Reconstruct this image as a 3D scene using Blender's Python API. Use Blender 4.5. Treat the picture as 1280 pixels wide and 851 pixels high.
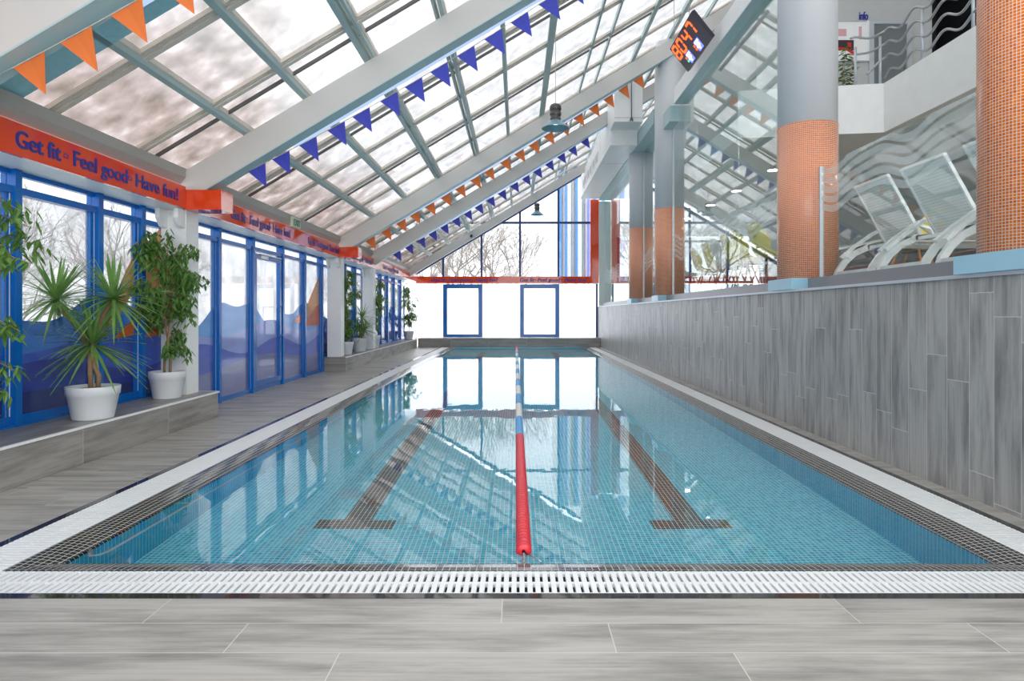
import bpy, bmesh, math, random
from mathutils import Vector, Matrix, noise as mnoise

# ------------------------------------------------------------------ clean
for o in list(bpy.data.objects):
    bpy.data.objects.remove(o)
S = bpy.context.scene
COL = S.collection
PI = math.pi

# ------------------------------------------------------------------ camera
cam = bpy.data.cameras.new('camera')
cam.sensor_fit = 'HORIZONTAL'; cam.sensor_width = 36.0; cam.lens = 22.5
cam.shift_x = -6.5/1280; cam.shift_y = -34.0/1280
cam.clip_start = 0.05; cam.clip_end = 500
co = bpy.data.objects.new('camera', cam); COL.objects.link(co)
co.location = (0, 0, 1.25); co.rotation_euler = (PI/2, 0, 0)
S.camera = co

# ------------------------------------------------------------------ world, exposure
SKY = 1.75
W = bpy.data.worlds.new('overcast_sky'); S.world = W; W.use_nodes = True
wn = W.node_tree.nodes; wl = W.node_tree.links; wn.clear()
wo = wn.new('ShaderNodeOutputWorld'); wb = wn.new('ShaderNodeBackground')
wt = wn.new('ShaderNodeTexCoord'); wz = wn.new('ShaderNodeTexNoise'); wr = wn.new('ShaderNodeValToRGB')
wz.inputs['Scale'].default_value = 2.2; wz.inputs['Detail'].default_value = 3
wl.new(wt.outputs['Generated'], wz.inputs['Vector']); wl.new(wz.outputs['Fac'], wr.inputs[0])
wr.color_ramp.elements[0].position = .3; wr.color_ramp.elements[0].color = (.90, .93, .97, 1)
wr.color_ramp.elements[1].position = .7; wr.color_ramp.elements[1].color = (1, 1, 1, 1)
wl.new(wr.outputs[0], wb.inputs['Color']); wb.inputs['Strength'].default_value = SKY
wl.new(wb.outputs[0], wo.inputs['Surface'])
S.view_settings.view_transform = 'Standard'
S.view_settings.look = 'None'
S.view_settings.exposure = 1.2
S.view_settings.gamma = 1.0
S.view_settings.use_curve_mapping = False
LED_STRENGTH = .42      # the strip lights under the rafters
DOWNLIGHT = 450.0

# ------------------------------------------------------------------ node helpers
def srgb(r, g, b):
    f = lambda c: (c/255)/12.92 if c/255 <= .04045 else ((c/255+.055)/1.055)**2.4
    return (f(r), f(g), f(b), 1)

class N:
    def __init__(s, name):
        s.mat = bpy.data.materials.new(name); s.mat.use_nodes = True
        s.t = s.mat.node_tree; s.t.nodes.clear()
        s.out = s.t.nodes.new('ShaderNodeOutputMaterial')
    def new(s, k): return s.t.nodes.new(k)
    def put(s, sock, v):
        if isinstance(v, bpy.types.NodeSocket): s.t.links.new(v, sock)
        elif v is not None: sock.default_value = v
    def m(s, op, a, b=None, c=None):
        n = s.new('ShaderNodeMath'); n.operation = op
        s.put(n.inputs[0], a); s.put(n.inputs[1], b); s.put(n.inputs[2], c)
        return n.outputs[0]
    def co(s, kind='Object'):
        n = s.new('ShaderNodeTexCoord'); p = s.new('ShaderNodeSeparateXYZ')
        s.t.links.new(n.outputs[kind], p.inputs[0]); return p.outputs, n.outputs[kind]
    def xyz(s, a, b, c):
        n = s.new('ShaderNodeCombineXYZ'); s.put(n.inputs[0], a); s.put(n.inputs[1], b); s.put(n.inputs[2], c)
        return n.outputs[0]
    def noise(s, vec, scale, detail=3, rough=.5):
        n = s.new('ShaderNodeTexNoise'); s.put(n.inputs['Vector'], vec)
        n.inputs['Scale'].default_value = scale; n.inputs['Detail'].default_value = detail
        n.inputs['Roughness'].default_value = rough
        return n.outputs['Fac']
    def white(s, vec):
        n = s.new('ShaderNodeTexWhiteNoise'); n.noise_dimensions = '3D'; s.put(n.inputs['Vector'], vec)
        return n.outputs['Value']
    def mix(s, f, a, b):
        n = s.new('ShaderNodeMix'); n.data_type = 'RGBA'
        s.put(n.inputs['Factor'], f); s.put(n.inputs['A'], a) if False else None
        ins = [i for i in n.inputs if i.type == 'RGBA']
        s.put(ins[0], a); s.put(ins[1], b)
        return [o for o in n.outputs if o.type == 'RGBA'][0]
    def ramp(s, f, pts):
        n = s.new('ShaderNodeValToRGB'); s.put(n.inputs[0], f)
        e = n.color_ramp.elements
        while len(e) < len(pts): e.new(.5)
        for i, (p, c) in enumerate(pts): e[i].position = p; e[i].color = c
        return n.outputs[0]
    def step(s, a, b):      # a < b
        return s.m('LESS_THAN', a, b)
    def bsdf(s, col, rough=.5, metal=0, spec=.5, coat=0, normal=None, **k):
        n = s.new('ShaderNodeBsdfPrincipled')
        s.put(n.inputs['Base Color'], col); s.put(n.inputs['Roughness'], rough)
        s.put(n.inputs['Metallic'], metal); s.put(n.inputs['Specular IOR Level'], spec)
        s.put(n.inputs['Coat Weight'], coat); n.inputs['Coat Roughness'].default_value = .03
        if normal is not None: s.put(n.inputs['Normal'], normal)
        for a, b in k.items(): s.put(n.inputs[a], b)
        return n.outputs[0]
    def bump(s, h, strength=.2, dist=.01):
        n = s.new('ShaderNodeBump'); s.put(n.inputs['Height'], h)
        n.inputs['Strength'].default_value = strength; n.inputs['Distance'].default_value = dist
        return n.outputs[0]
    def smix(s, f, a, b):
        n = s.new('ShaderNodeMixShader'); s.put(n.inputs[0], f)
        s.t.links.new(a, n.inputs[1]); s.t.links.new(b, n.inputs[2]); return n.outputs[0]
    def sh(s, kind, col=None, **k):
        n = s.new(kind)
        if col is not None: s.put(n.inputs['Color'], col)
        for a, b in k.items(): s.put(n.inputs[a], b)
        return n.outputs[0]
    def schlick(s, f0):
        n = s.new('ShaderNodeLayerWeight'); n.inputs['Blend'].default_value = .5
        p = s.m('POWER', n.outputs['Facing'], 5.0)
        return s.m('MULTIPLY_ADD', p, 1-f0, f0)
    def end(s, shader):
        s.t.links.new(shader, s.out.inputs['Surface']); return s.mat

def plain(name, col, rough=.5, metal=0, var=.06, scale=6, spec=.5, coat=0):
    n = N(name); p, v = n.co()
    f = n.noise(v, scale, 4)
    a = tuple(min(1, c*(1-var)) for c in col[:3])+(1,); b = tuple(min(1, c*(1+var)) for c in col[:3])+(1,)
    return n.end(n.bsdf(n.mix(f, a, b), rough, metal, spec, coat))

def grid(name, axes, pitch, gf, c1, c2, grout, rough=.15, radial=None, spec=.5, coat=0):
    """square mosaic: tile colour varies from piece to piece, thin joints"""
    n = N(name); p, v = n.co()
    if radial:
        a = n.m('MULTIPLY', n.m('ARCTAN2', p[1], p[0]), radial); b = p[2]
    else:
        a = p[axes[0]]; b = p[axes[1]]
    a = n.m('DIVIDE', a, pitch); b = n.m('DIVIDE', b, pitch)
    fa = n.m('FRACT', a); fb = n.m('FRACT', b)
    g = n.m('MAXIMUM', n.step(fa, gf), n.step(fb, gf))
    w = n.white(n.xyz(n.m('FLOOR', a), n.m('FLOOR', b), 3.3))
    big = n.noise(v, .8, 2)
    w2 = n.m('MULTIPLY_ADD', big, .3, n.m('MULTIPLY', w, .85))
    col = n.mix(g, n.mix(w2, c1, c2), grout)
    nr = n.bump(n.m('SUBTRACT', 1.0, g), .25, .002)
    return n.end(n.bsdf(col, n.m('MULTIPLY_ADD', g, .4, rough), 0, spec, coat, nr))

def planks(name, la, ca, L, w, l0, c0, shift, c_light, c_mid, c_dark, grout, rough=.35, gw=.004, rnd=False, gl=None):
    """wood-look porcelain boards: la = axis of length, ca = axis across"""
    n = N(name); p, v = n.co()
    b = n.m('DIVIDE', n.m('SUBTRACT', p[ca], c0), w); row = n.m('FLOOR', b)
    if rnd: off = n.white(n.xyz(row, 7.1, 1.7))
    else: off = n.m('MULTIPLY', row, shift)
    u = n.m('ADD', n.m('DIVIDE', n.m('SUBTRACT', p[la], l0), L), off)
    cell = n.m('FLOOR', u)
    fb = n.m('FRACT', b); fu = n.m('FRACT', u)
    g = n.m('MAXIMUM', n.step(fb, gw/w), n.step(fu, (gl or gw)/L))
    r1 = n.white(n.xyz(row, cell, 0.5)); r2 = n.white(n.xyz(row, cell, 9.5))
    lv = n.m('MULTIPLY_ADD', p[la], 1.0, n.m('MULTIPLY', r1, 37.0))
    cv = n.m('MULTIPLY', p[ca], 7.0)
    cv2 = n.m('ADD', cv, n.m('MULTIPLY', r2, 11.0))
    vec = n.xyz(lv, cv2, n.m('MULTIPLY', r2, 5.0))
    n1 = n.noise(vec, 1.4, 5, .6)
    n2 = n.noise(n.xyz(n.m('MULTIPLY', lv, .7), n.m('MULTIPLY', cv2, 6), 2.0), 2.2, 4, .6)
    base = n.mix(n.m('MULTIPLY_ADD', r2, .6, .2), c_light, c_mid)
    streak = n.ramp(n1, [(.42, (0, 0, 0, 1)), (.72, (1, 1, 1, 1))])
    col = n.mix(n.m('MULTIPLY', streak, .8), base, c_dark)
    fine = n.ramp(n2, [(.45, (0, 0, 0, 1)), (.75, (1, 1, 1, 1))])
    col = n.mix(n.m('MULTIPLY', fine, .35), col, c_dark)
    col = n.mix(g, col, grout)
    return n.end(n.bsdf(col, n.m('MULTIPLY_ADD', n1, .15, rough-.05), 0, .4, 0, n.bump(n2, .05, .002)))

M = {}
GL, GM_, GD, GR = srgb(190, 187, 180), srgb(174, 170, 163), srgb(106, 103, 98), srgb(206, 203, 196)
M['deck'] = planks('deck_planks', 0, 1, 1.45, .225, -.066-.43, 2.805, .2966, GL, GM_, GD, GR)
M['wallplank'] = planks('wall_planks', 2, 1, 1.2, .225, 0, 4.12, 0, srgb(176, 175, 171), srgb(158, 157, 154), srgb(88, 88, 88), srgb(206, 204, 200), rnd=True)
M['bench_f'] = planks('bench_front_planks', 1, 2, 1.3, .6, 5.3-1.3*4, -.1, 0, srgb(170, 166, 160), srgb(150, 146, 141), srgb(98, 95, 92), GR)
M['bench_t'] = planks('bench_top_planks', 1, 0, 1.3, .66, 5.3-1.3*4, -4.22, 0, srgb(165, 161, 156), srgb(148, 144, 140), srgb(100, 97, 94), GR)
M['curb'] = planks('curb_planks', 0, 2, 1.4, .6, -2.45, -.1, 0, srgb(165, 162, 158), srgb(150, 147, 142), srgb(112, 108, 104), GR)
M['white'] = plain('white_paint', srgb(244, 244, 243), .4)
M['grate'] = plain('white_grate_plastic', srgb(238, 240, 240), .35)
M['trough'] = plain('channel_grey', srgb(96, 104, 110), .5)
M['darktile'] = plain('polished_dark_tile', srgb(52, 50, 52), .04, spec=.7)
DG = srgb(190, 188, 180)
M['rimdark'] = grid('dark_rim_mosaic', (0, 1), .0333, .11, srgb(30, 31, 33), srgb(54, 53, 52), srgb(205, 203, 196), .12)
T1, T2, TG = srgb(0, 184, 222), srgb(92, 226, 244), srgb(250, 255, 252)
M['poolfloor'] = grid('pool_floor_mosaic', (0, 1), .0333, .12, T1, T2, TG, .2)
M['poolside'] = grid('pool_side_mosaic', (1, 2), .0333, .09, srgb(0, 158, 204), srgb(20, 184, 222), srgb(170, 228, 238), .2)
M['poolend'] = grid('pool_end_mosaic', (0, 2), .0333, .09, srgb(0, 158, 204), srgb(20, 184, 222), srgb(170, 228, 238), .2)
M['linedark'] = grid('lane_line_mosaic', (0, 1), .0333, .12, srgb(40, 38, 38), srgb(72, 62, 58), TG, .2)
M['colmosaic'] = grid('orange_column_mosaic', None, .0205, .17, srgb(200, 88, 6), srgb(232, 120, 20), srgb(228, 218, 204), .15, radial=.325)
M['orange'] = plain('glossy_orange_board', srgb(232, 70, 22), .06, var=.02, spec=.5, coat=.2)
M['navy'] = plain('navy_lettering', srgb(42, 48, 144), .4)
M['blue'] = plain('blue_frame_paint', srgb(6, 106, 192), .2, var=.08, spec=.5)
M['bluedk'] = plain('navy_frame_paint', srgb(32, 62, 122), .3)
M['grey'] = plain('rafter_grey_paint', srgb(204, 202, 198), .45, var=.03, scale=2)
M['teal'] = plain('teal_grey_paint', srgb(170, 196, 198), .35, var=.05)
M['gutter'] = plain('eaves_gutter_grey', srgb(168, 164, 158), .4)
M['tealpost'] = plain('pale_grey_green_post', srgb(212, 226, 222), .35, var=.03)
M['tealpanel'] = plain('teal_spandrel', srgb(160, 214, 226), .5, var=.15, scale=25)
M['roofteal'] = plain('pale_teal_roof_paint', srgb(168, 190, 190), .35, var=.04)
M['barlt'] = plain('glazing_bar_grey', srgb(228, 218, 206), .4, var=.05)
M['bardk'] = plain('glazing_gasket_dark', srgb(92, 88, 88), .5)
M['colgrey'] = plain('column_grey_paint', srgb(206, 209, 212), .45, var=.04, scale=2)
M['ltblue'] = grid('pale_blue_base_tile', None, .06, .03, srgb(148, 196, 214), srgb(160, 206, 222), srgb(176, 206, 216), .3, radial=.33)
M['ltblueflat'] = plain('pale_blue_plinth', srgb(156, 200, 218), .3)
M['steel'] = plain('brushed_steel', srgb(180, 184, 188), .28, metal=1)
M['alu'] = plain('aluminium_trim', srgb(198, 204, 210), .35, metal=.4)
M['flagO'] = plain('orange_flag_cloth', srgb(222, 116, 52), .7, var=.06)
M['flagB'] = plain('blue_flag_cloth', srgb(58, 66, 178), .6, var=.06)
M['cord'] = plain('pale_cord', srgb(190, 188, 180), .7)
M['pot'] = plain('white_pot_plastic', srgb(226, 229, 232), .3, var=.02)
M['soil'] = plain('potting_soil', srgb(84, 62, 44), .95, var=.4, scale=60)
M['bark'] = plain('plant_bark', srgb(160, 128, 96), .85, var=.25, scale=30)
M['treebark'] = plain('winter_tree_bark', srgb(150, 140, 132), .9, var=.2, scale=8)
def leafmat(name, a, b, rough=.35):
    n = N(name); p, v = n.co(); f = n.noise(v, 9, 3)
    c = n.mix(f, a, b)
    d = n.bsdf(c, rough)
    t = n.sh('ShaderNodeBsdfTranslucent', c)
    return n.end(n.smix(.22, d, t))
M['leaf'] = leafmat('ficus_leaf', srgb(52, 104, 42), srgb(128, 168, 84), .25)
M['leaf2'] = leafmat('pale_ficus_leaf', srgb(84, 124, 70), srgb(146, 176, 112))
M['blade'] = leafmat('dracaena_blade', srgb(62, 128, 48), srgb(158, 192, 116), .25)
M['red'] = plain('red_float', srgb(214, 40, 54), .3)
M['fblue'] = plain('blue_float', srgb(66, 158, 216), .3)
M['fwhite'] = plain('white_float', srgb(228, 226, 220), .35)
M['yellow'] = plain('yellow_shell_plastic', srgb(250, 224, 46), .3)
M['shellwhite'] = plain('white_shell_plastic', srgb(226, 228, 228), .3)
M['wood'] = plain('beech_leg_wood', srgb(196, 140, 92), .5, var=.15, scale=14)
M['lounge'] = plain('white_lounger_resin', srgb(250, 250, 248), .35)
M['deckfloor'] = plain('cafe_floor', srgb(150, 146, 140), .35)
M['darkgrey'] = plain('dark_grey_panel', srgb(86, 90, 94), .5)
M['sill'] = plain('grey_sill', srgb(128, 130, 134), .3)
M['cafewall'] = plain('cafe_wall_paint', srgb(190, 192, 190), .6)
M['cafedark'] = plain('recess_shade_dark', srgb(44, 46, 50), .5)  # shade inside the upper opening, painted as a dark wall colour
M['snow'] = plain('snow_ground', srgb(236, 240, 244), .8)
M['lampbody'] = plain('lamp_housing_bronze', srgb(92, 86, 86), .35, metal=.4)
M['lampshade'] = plain('lamp_reflector_blue_grey', srgb(120, 158, 172), .35, metal=.3)
M['black'] = plain('black_casing', srgb(52, 50, 66), .4)
M['doorgrey'] = plain('grey_door', srgb(112, 118, 118), .45)
M['rednoise'] = plain('poster_red', srgb(206, 40, 30), .5)
M['posterdk'] = plain('poster_dark', srgb(60, 44, 46), .5)
M['pinkmark'] = plain('pink_mark', srgb(222, 170, 176), .5)
M['exit'] = plain('pale_green_sign', srgb(196, 208, 190), .4)
M['exitdk'] = plain('green_sign_letters', srgb(70, 120, 84), .4)
M['bldwhite'] = plain('outside_white_cladding', srgb(240, 240, 240), .6)
M['bldblue'] = plain('outside_blue_cladding', srgb(84, 140, 206), .5)
M['bldgrey'] = plain('outside_grey_cladding', srgb(120, 130, 140), .5)
M['bldviolet'] = plain('outside_violet_cladding', srgb(128, 132, 204), .5)
def emis(name, col, st):
    n = N(name); return n.end(n.sh('ShaderNodeEmission', col, Strength=st))
M['led'] = emis('strip_light_tube', (.55, .72, 1, 1), LED_STRENGTH)
M['down'] = emis('downlight_disc', (1, .96, .88, 1), DOWNLIGHT/10)
M['digit'] = emis('red_led', (1.0, .09, .02, 1), 1.6)
M['ledblue'] = emis('blue_led', (.12, .15, 1, 1), 1.3)
M['ledwhite'] = emis('white_led', (.9, .95, 1, 1), 1.1)
M['ledgreen'] = emis('green_led', (.1, .9, .5, 1), .9)
# clear glass
def glassmat(name, tint=(.93, .97, .96, 1), f0=.045, rough=0.0, wave=False, gcol=(1, 1, 1, 1)):
    n = N(name)
    tr = n.sh('ShaderNodeBsdfTransparent', tint)
    gl = n.sh('ShaderNodeBsdfGlossy', gcol, Roughness=rough)
    s = n.smix(n.schlick(f0), tr, gl)
    if wave:
        p, v = n.co()
        a = n.m('SINE', n.m('MULTIPLY', p[1], 2*PI/1.3))
        a2 = n.m('SINE', n.m('MULTIPLY_ADD', p[1], 2*PI/.65, 1.0))
        zz = n.m('SUBTRACT', p[2], n.m('MULTIPLY_ADD', a2, .015, n.m('MULTIPLY', a, .055)))
        t = n.m('DIVIDE', n.m('SUBTRACT', zz, .754), .1)
        band = n.m('MULTIPLY', n.step(0.0, t), n.step(t, 5.0))
        k = n.m('MULTIPLY', n.m('MULTIPLY', band, n.step(n.m('FRACT', t), .70)), .22)
        fr = n.sh('ShaderNodeBsdfDiffuse', (.86, .9, .9, 1))
        s = n.smix(k, s, fr)
    return n.end(s)
M['glass'] = glassmat('clear_window_glass', (.66, .675, .68, 1))
def hazyglass():
    n = N('misted_window_glass'); p, v = n.co()
    tr = n.sh('ShaderNodeBsdfTransparent', (.63, .64, .65, 1)); tl = n.sh('ShaderNodeBsdfTranslucent', (.30, .295, .285, 1))
    f = n.m('MULTIPLY_ADD', n.noise(v, 2.4, 5, .65), .9, -.16)
    gl = n.sh('ShaderNodeBsdfGlossy', (1, 1, 1, 1), Roughness=0)
    return n.end(n.smix(n.schlick(.045), n.smix(f, tr, tl), gl))
M['haze'] = hazyglass()
M['glass2'] = glassmat('clear_end_glass', (.76, .765, .77, 1))
M['screentall'] = glassmat('tall_glass_screen_waves', (.88, .94, .935, 1), .11, wave=True)
M['screen'] = glassmat('glass_screen_waves', (.94, .98, .975, 1), .05, wave=True)
# roof glass: clear pane with snow dust, mottled browner towards the eave
def roofglass():
    n = N('dusty_roof_glass'); p, v = n.co()
    nv = n.xyz(n.m('MULTIPLY', p[0], 1.17), p[1], 0.0)
    n1 = n.noise(nv, 3.6, 3, .5); n2 = n.noise(n.xyz(p[0], p[1], 4.0), 1.1, 3, .5)
    clean = n.ramp(n1, [(.3, (.50, .50, .505, 1)), (.5, (.56, .56, .563, 1)), (.7, (.66, .66, .66, 1))])
    eave_brown = n.ramp(n1, [(.28, (.30, .275, .25, 1)), (.42, (.38, .345, .33, 1)), (.56, (.45, .41, .40, 1)), (.72, (.56, .545, .54, 1))])
    g = n.m('ADD', n.m('MULTIPLY', n.m('SUBTRACT', -2.15, p[0]), .75), n.m('MULTIPLY', n.m('SUBTRACT', n2, .5), 1.0))
    gc = n.new('ShaderNodeClamp'); n.put(gc.inputs[0], g)
    col = n.mix(gc.outputs[0], clean, eave_brown)
    tr = n.sh('ShaderNodeBsdfTransparent', col)
    gl = n.sh('ShaderNodeBsdfGlossy', (1, 1, 1, 1), Roughness=.02)
    return n.end(n.smix(n.m('MULTIPLY', n.schlick(.04), .6), tr, gl))
M['roofglass'] = roofglass()
def frosted():
    n = N('frosted_white_panel')
    a = n.sh('ShaderNodeBsdfTranslucent', (.84, .86, .88, 1)); b = n.sh('ShaderNodeBsdfTransparent', (.42, .43, .45, 1))
    c = n.sh('ShaderNodeBsdfGlossy', (1, 1, 1, 1), Roughness=.15)
    return n.end(n.smix(n.m('MULTIPLY', n.schlick(.04), .4), n.smix(.04, a, b), c))
M['frost'] = frosted()
M['clearface'] = glassmat('thin_clear_cover', (.98, .98, .98, 1), .02)
def filmmat(name, col, op=.8):
    n = N(name); p, v = n.co()
    f = n.noise(n.xyz(n.m('MULTIPLY', p[1], .7), n.m('MULTIPLY', p[2], 3.2), 0.0), 1.6, 3)
    c2 = tuple(min(1, c*1.55+.02) for c in col[:3])+(1,); c1 = tuple(c*.6 for c in col[:3])+(1,)
    c = n.mix(f, c1, c2)
    d = n.bsdf(c, .06, 0, .5)
    t = n.sh('ShaderNodeBsdfTransparent', tuple(min(1, x*.9+.12) for x in col[:3])+(1,))
    return n.end(n.smix(op, t, d))
M['film1'] = filmmat('window_film_azure', srgb(28, 104, 186), .8)
M['film2'] = filmmat('window_film_royal', srgb(32, 74, 172), .86)
M['film3'] = filmmat('window_film_deep_blue', srgb(24, 48, 140), .9)
M['film4'] = filmmat('window_film_navy', srgb(20, 34, 104), .9)
M['filmO'] = filmmat('window_film_orange', srgb(232, 104, 50), .85)
M['filmO2'] = filmmat('window_film_apricot', srgb(232, 156, 104), .85)
M['filmP1'] = filmmat('window_film_pale_azure', srgb(96, 150, 214), .72)
M['filmP2'] = filmmat('window_film_pale_violet', srgb(140, 152, 208), .72)
M['filmP3'] = filmmat('window_film_mid_violet', srgb(86, 100, 184), .78)
M['filmP4'] = filmmat('window_film_grey_violet', srgb(112, 116, 160), .78)
def textile():
    n = N('lounger_mesh_textile'); p, v = n.co()
    a = n.step(n.m('FRACT', n.m('MULTIPLY', p[1], 90.0)), .62); b = n.step(n.m('FRACT', n.m('MULTIPLY', n.m('ADD', p[2], p[0]), 90.0)), .62)
    k = n.m('MULTIPLY_ADD', n.m('MULTIPLY', a, b), .25, .62)
    d = n.bsdf(srgb(244, 248, 246), .6); t = n.sh('ShaderNodeBsdfTransparent', (1, 1, 1, 1))
    return n.end(n.smix(k, t, d))
M['textile'] = textile()
def water():
    n = N('pool_water'); p, v = n.co()
    n1 = n.noise(n.xyz(n.m('MULTIPLY', p[0], 1.0), n.m('MULTIPLY', p[1], .6), 0.0), 1.7, 3)
    n2 = n.noise(n.xyz(p[0], n.m('MULTIPLY', p[1], .7), 2.0), 9.0, 2)
    mask = n.ramp(n.noise(v, .35, 2), [(.4, (.25, .25, .25, 1)), (.65, (1, 1, 1, 1))])
    h = n.m('ADD', n.m('MULTIPLY', n1, 1.0), n.m('MULTIPLY', n.m('MULTIPLY', n2, mask), .10))
    nr = n.bump(h, .10, .02)
    b = n.new('ShaderNodeBsdfPrincipled')
    b.inputs['Base Color'].default_value = (.93, 1, 1, 1); b.inputs['Roughness'].default_value = 0
    b.inputs['IOR'].default_value = 1.333; b.inputs['Transmission Weight'].default_value = 1
    n.put(b.inputs['Normal'], nr)
    return n.end(b.outputs[0])
M['water'] = water()

# ------------------------------------------------------------------ mesh helpers
class MB:
    def __init__(s): s.v = []; s.f = []; s.mi = []; s.mats = []; s.sm = []
    def _m(s, m):
        m = M[m] if isinstance(m, str) else m
        if m not in s.mats: s.mats.append(m)
        return s.mats.index(m)
    def add(s, vs, fs, m, smooth=False):
        k = len(s.v); s.v += [tuple(x) for x in vs]; i = s._m(m)
        for f in fs: s.f.append(tuple(q+k for q in f)); s.mi.append(i); s.sm.append(smooth)
        return s
    def box(s, x0, x1, y0, y1, z0, z1, m):
        v = [(x0,y0,z0),(x1,y0,z0),(x1,y1,z0),(x0,y1,z0),(x0,y0,z1),(x1,y0,z1),(x1,y1,z1),(x0,y1,z1)]
        return s.add(v, [(0,3,2,1),(4,5,6,7),(0,1,5,4),(1,2,6,5),(2,3,7,6),(3,0,4,7)], m)
    def prism(s, poly, axis, a0, a1, m, endm=None):
        """poly = 2D points; axis 'y': (x,z), 'x': (y,z), 'z': (x,y)"""
        def P(p, a): return {'y': (p[0], a, p[1]), 'x': (a, p[0], p[1]), 'z': (p[0], p[1], a)}[axis]
        n = len(poly); v = [P(p, a0) for p in poly]+[P(p, a1) for p in poly]
        fs = [tuple(range(n))[::-1], tuple(range(n, 2*n))]+[(i, (i+1) % n, n+(i+1) % n, n+i) for i in range(n)]
        return s.add(v, fs, m)
    def tube(s, pts, r, m, n=8, smooth=True, cap=True):
        pts = [Vector(p) for p in pts]; rs = r if isinstance(r, (list, tuple)) else [r]*len(pts)
        vs = []; fs = []; up = None
        for i, p in enumerate(pts):
            d = (pts[min(i+1, len(pts)-1)]-pts[max(i-1, 0)])
            if d.length < 1e-9: d = Vector((0, 0, 1))
            d.normalize()
            if up is None:
                up = Vector((0, 0, 1)) if abs(d.z) < .9 else Vector((1, 0, 0))
            a = d.cross(up); a = a.normalized() if a.length > 1e-6 else Vector((1, 0, 0)); b = a.cross(d); up = b
            for k in range(n):
                t = 2*PI*k/n; vs.append(p+(a*math.cos(t)+b*math.sin(t))*rs[i])
        for i in range(len(pts)-1):
            for k in range(n):
                fs.append((i*n+k, i*n+(k+1) % n, (i+1)*n+(k+1) % n, (i+1)*n+k))
        if cap: fs += [tuple(range(n))[::-1], tuple(range((len(pts)-1)*n, len(pts)*n))]
        return s.add(vs, fs, m, smooth)
    def lathe(s, prof, c, m, n=24, axis='z', smooth=True):
        vs = []; fs = []
        for (r, h) in prof:
            for k in range(n):
                t = 2*PI*k/n; x, y = r*math.cos(t), r*math.sin(t)
                q = (x, y, h) if axis == 'z' else (x, h, y)
                vs.append((c[0]+q[0], c[1]+q[1], c[2]+q[2]))
        for i in range(len(prof)-1):
            for k in range(n): fs.append((i*n+k, i*n+(k+1) % n, (i+1)*n+(k+1) % n, (i+1)*n+k))
        return s.add(vs, fs, m, smooth)
    def strip(s, pts, w, t, axis, m):
        """flat bar following pts (3D), width w along the given axis, thickness t"""
        A = {'x': Vector((1,0,0)), 'y': Vector((0,1,0)), 'z': Vector((0,0,1))}[axis]
        pts = [Vector(p) for p in pts]; vs = []; fs = []
        for i, p in enumerate(pts):
            d = (pts[min(i+1, len(pts)-1)]-pts[max(i-1, 0)]).normalized(); nn = d.cross(A).normalized()
            for a, b in ((-1,-1),(1,-1),(1,1),(-1,1)): vs.append(p+A*(a*w/2)+nn*(b*t/2))
        for i in range(len(pts)-1):
            for k in range(4): fs.append((i*4+k, i*4+(k+1) % 4, (i+1)*4+(k+1) % 4, (i+1)*4+k))
        fs += [(3,2,1,0), tuple((len(pts)-1)*4+k for k in range(4))]
        return s.add(vs, fs, m)
    def build(s, name, parent=None, loc=None, kind=None):
        me = bpy.data.meshes.new(name); 
        v = s.v
        if loc: v = [(a-loc[0], b-loc[1], c-loc[2]) for a, b, c in v]
        me.from_pydata(v, [], s.f)
        for m in s.mats: me.materials.append(m)
        me.polygons.foreach_set('material_index', s.mi); me.polygons.foreach_set('use_smooth', s.sm)
        bm = bmesh.new(); bm.from_mesh(me); bmesh.ops.recalc_face_normals(bm, faces=bm.faces); bm.to_mesh(me); bm.free()
        me.update()
        o = bpy.data.objects.new(name, me); COL.objects.link(o)
        if loc and not parent: o.location = loc
        if parent: o.parent = parent
        if kind: o['kind'] = kind
        return o
def empty(name, loc=(0, 0, 0), rz=0):
    o = bpy.data.objects.new(name, None); COL.objects.link(o); o.empty_display_size = .1
    o.location = loc; o.rotation_euler = (0, 0, rz); return o
def tag(o, label=None, cat=None, group=None, kind=None):
    if label: o['label'] = label
    if cat: o['category'] = cat
    if group: o['group'] = group
    if kind: o['kind'] = kind
    return o
def wpart(mb, name, parent, label=None):
    """a part built in world coordinates under a thing whose origin is elsewhere"""
    l = parent.location
    mb.v = [(a-l[0], b-l[1], c-l[2]) for a, b, c in mb.v]
    o = mb.build(name, parent)
    if label: o['label'] = label
    return o
def copy_tree(o, parent=None):
    c = o.copy(); COL.objects.link(c)
    if parent: c.parent = parent
    for ch in [x for x in bpy.data.objects if x.parent == o]: copy_tree(ch, c)
    return c
AX = {'+X': ((0,1,0),(0,0,1),(1,0,0)), '-X': ((0,-1,0),(0,0,1),(-1,0,0)), '-Y': ((1,0,0),(0,0,1),(0,-1,0))}
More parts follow.
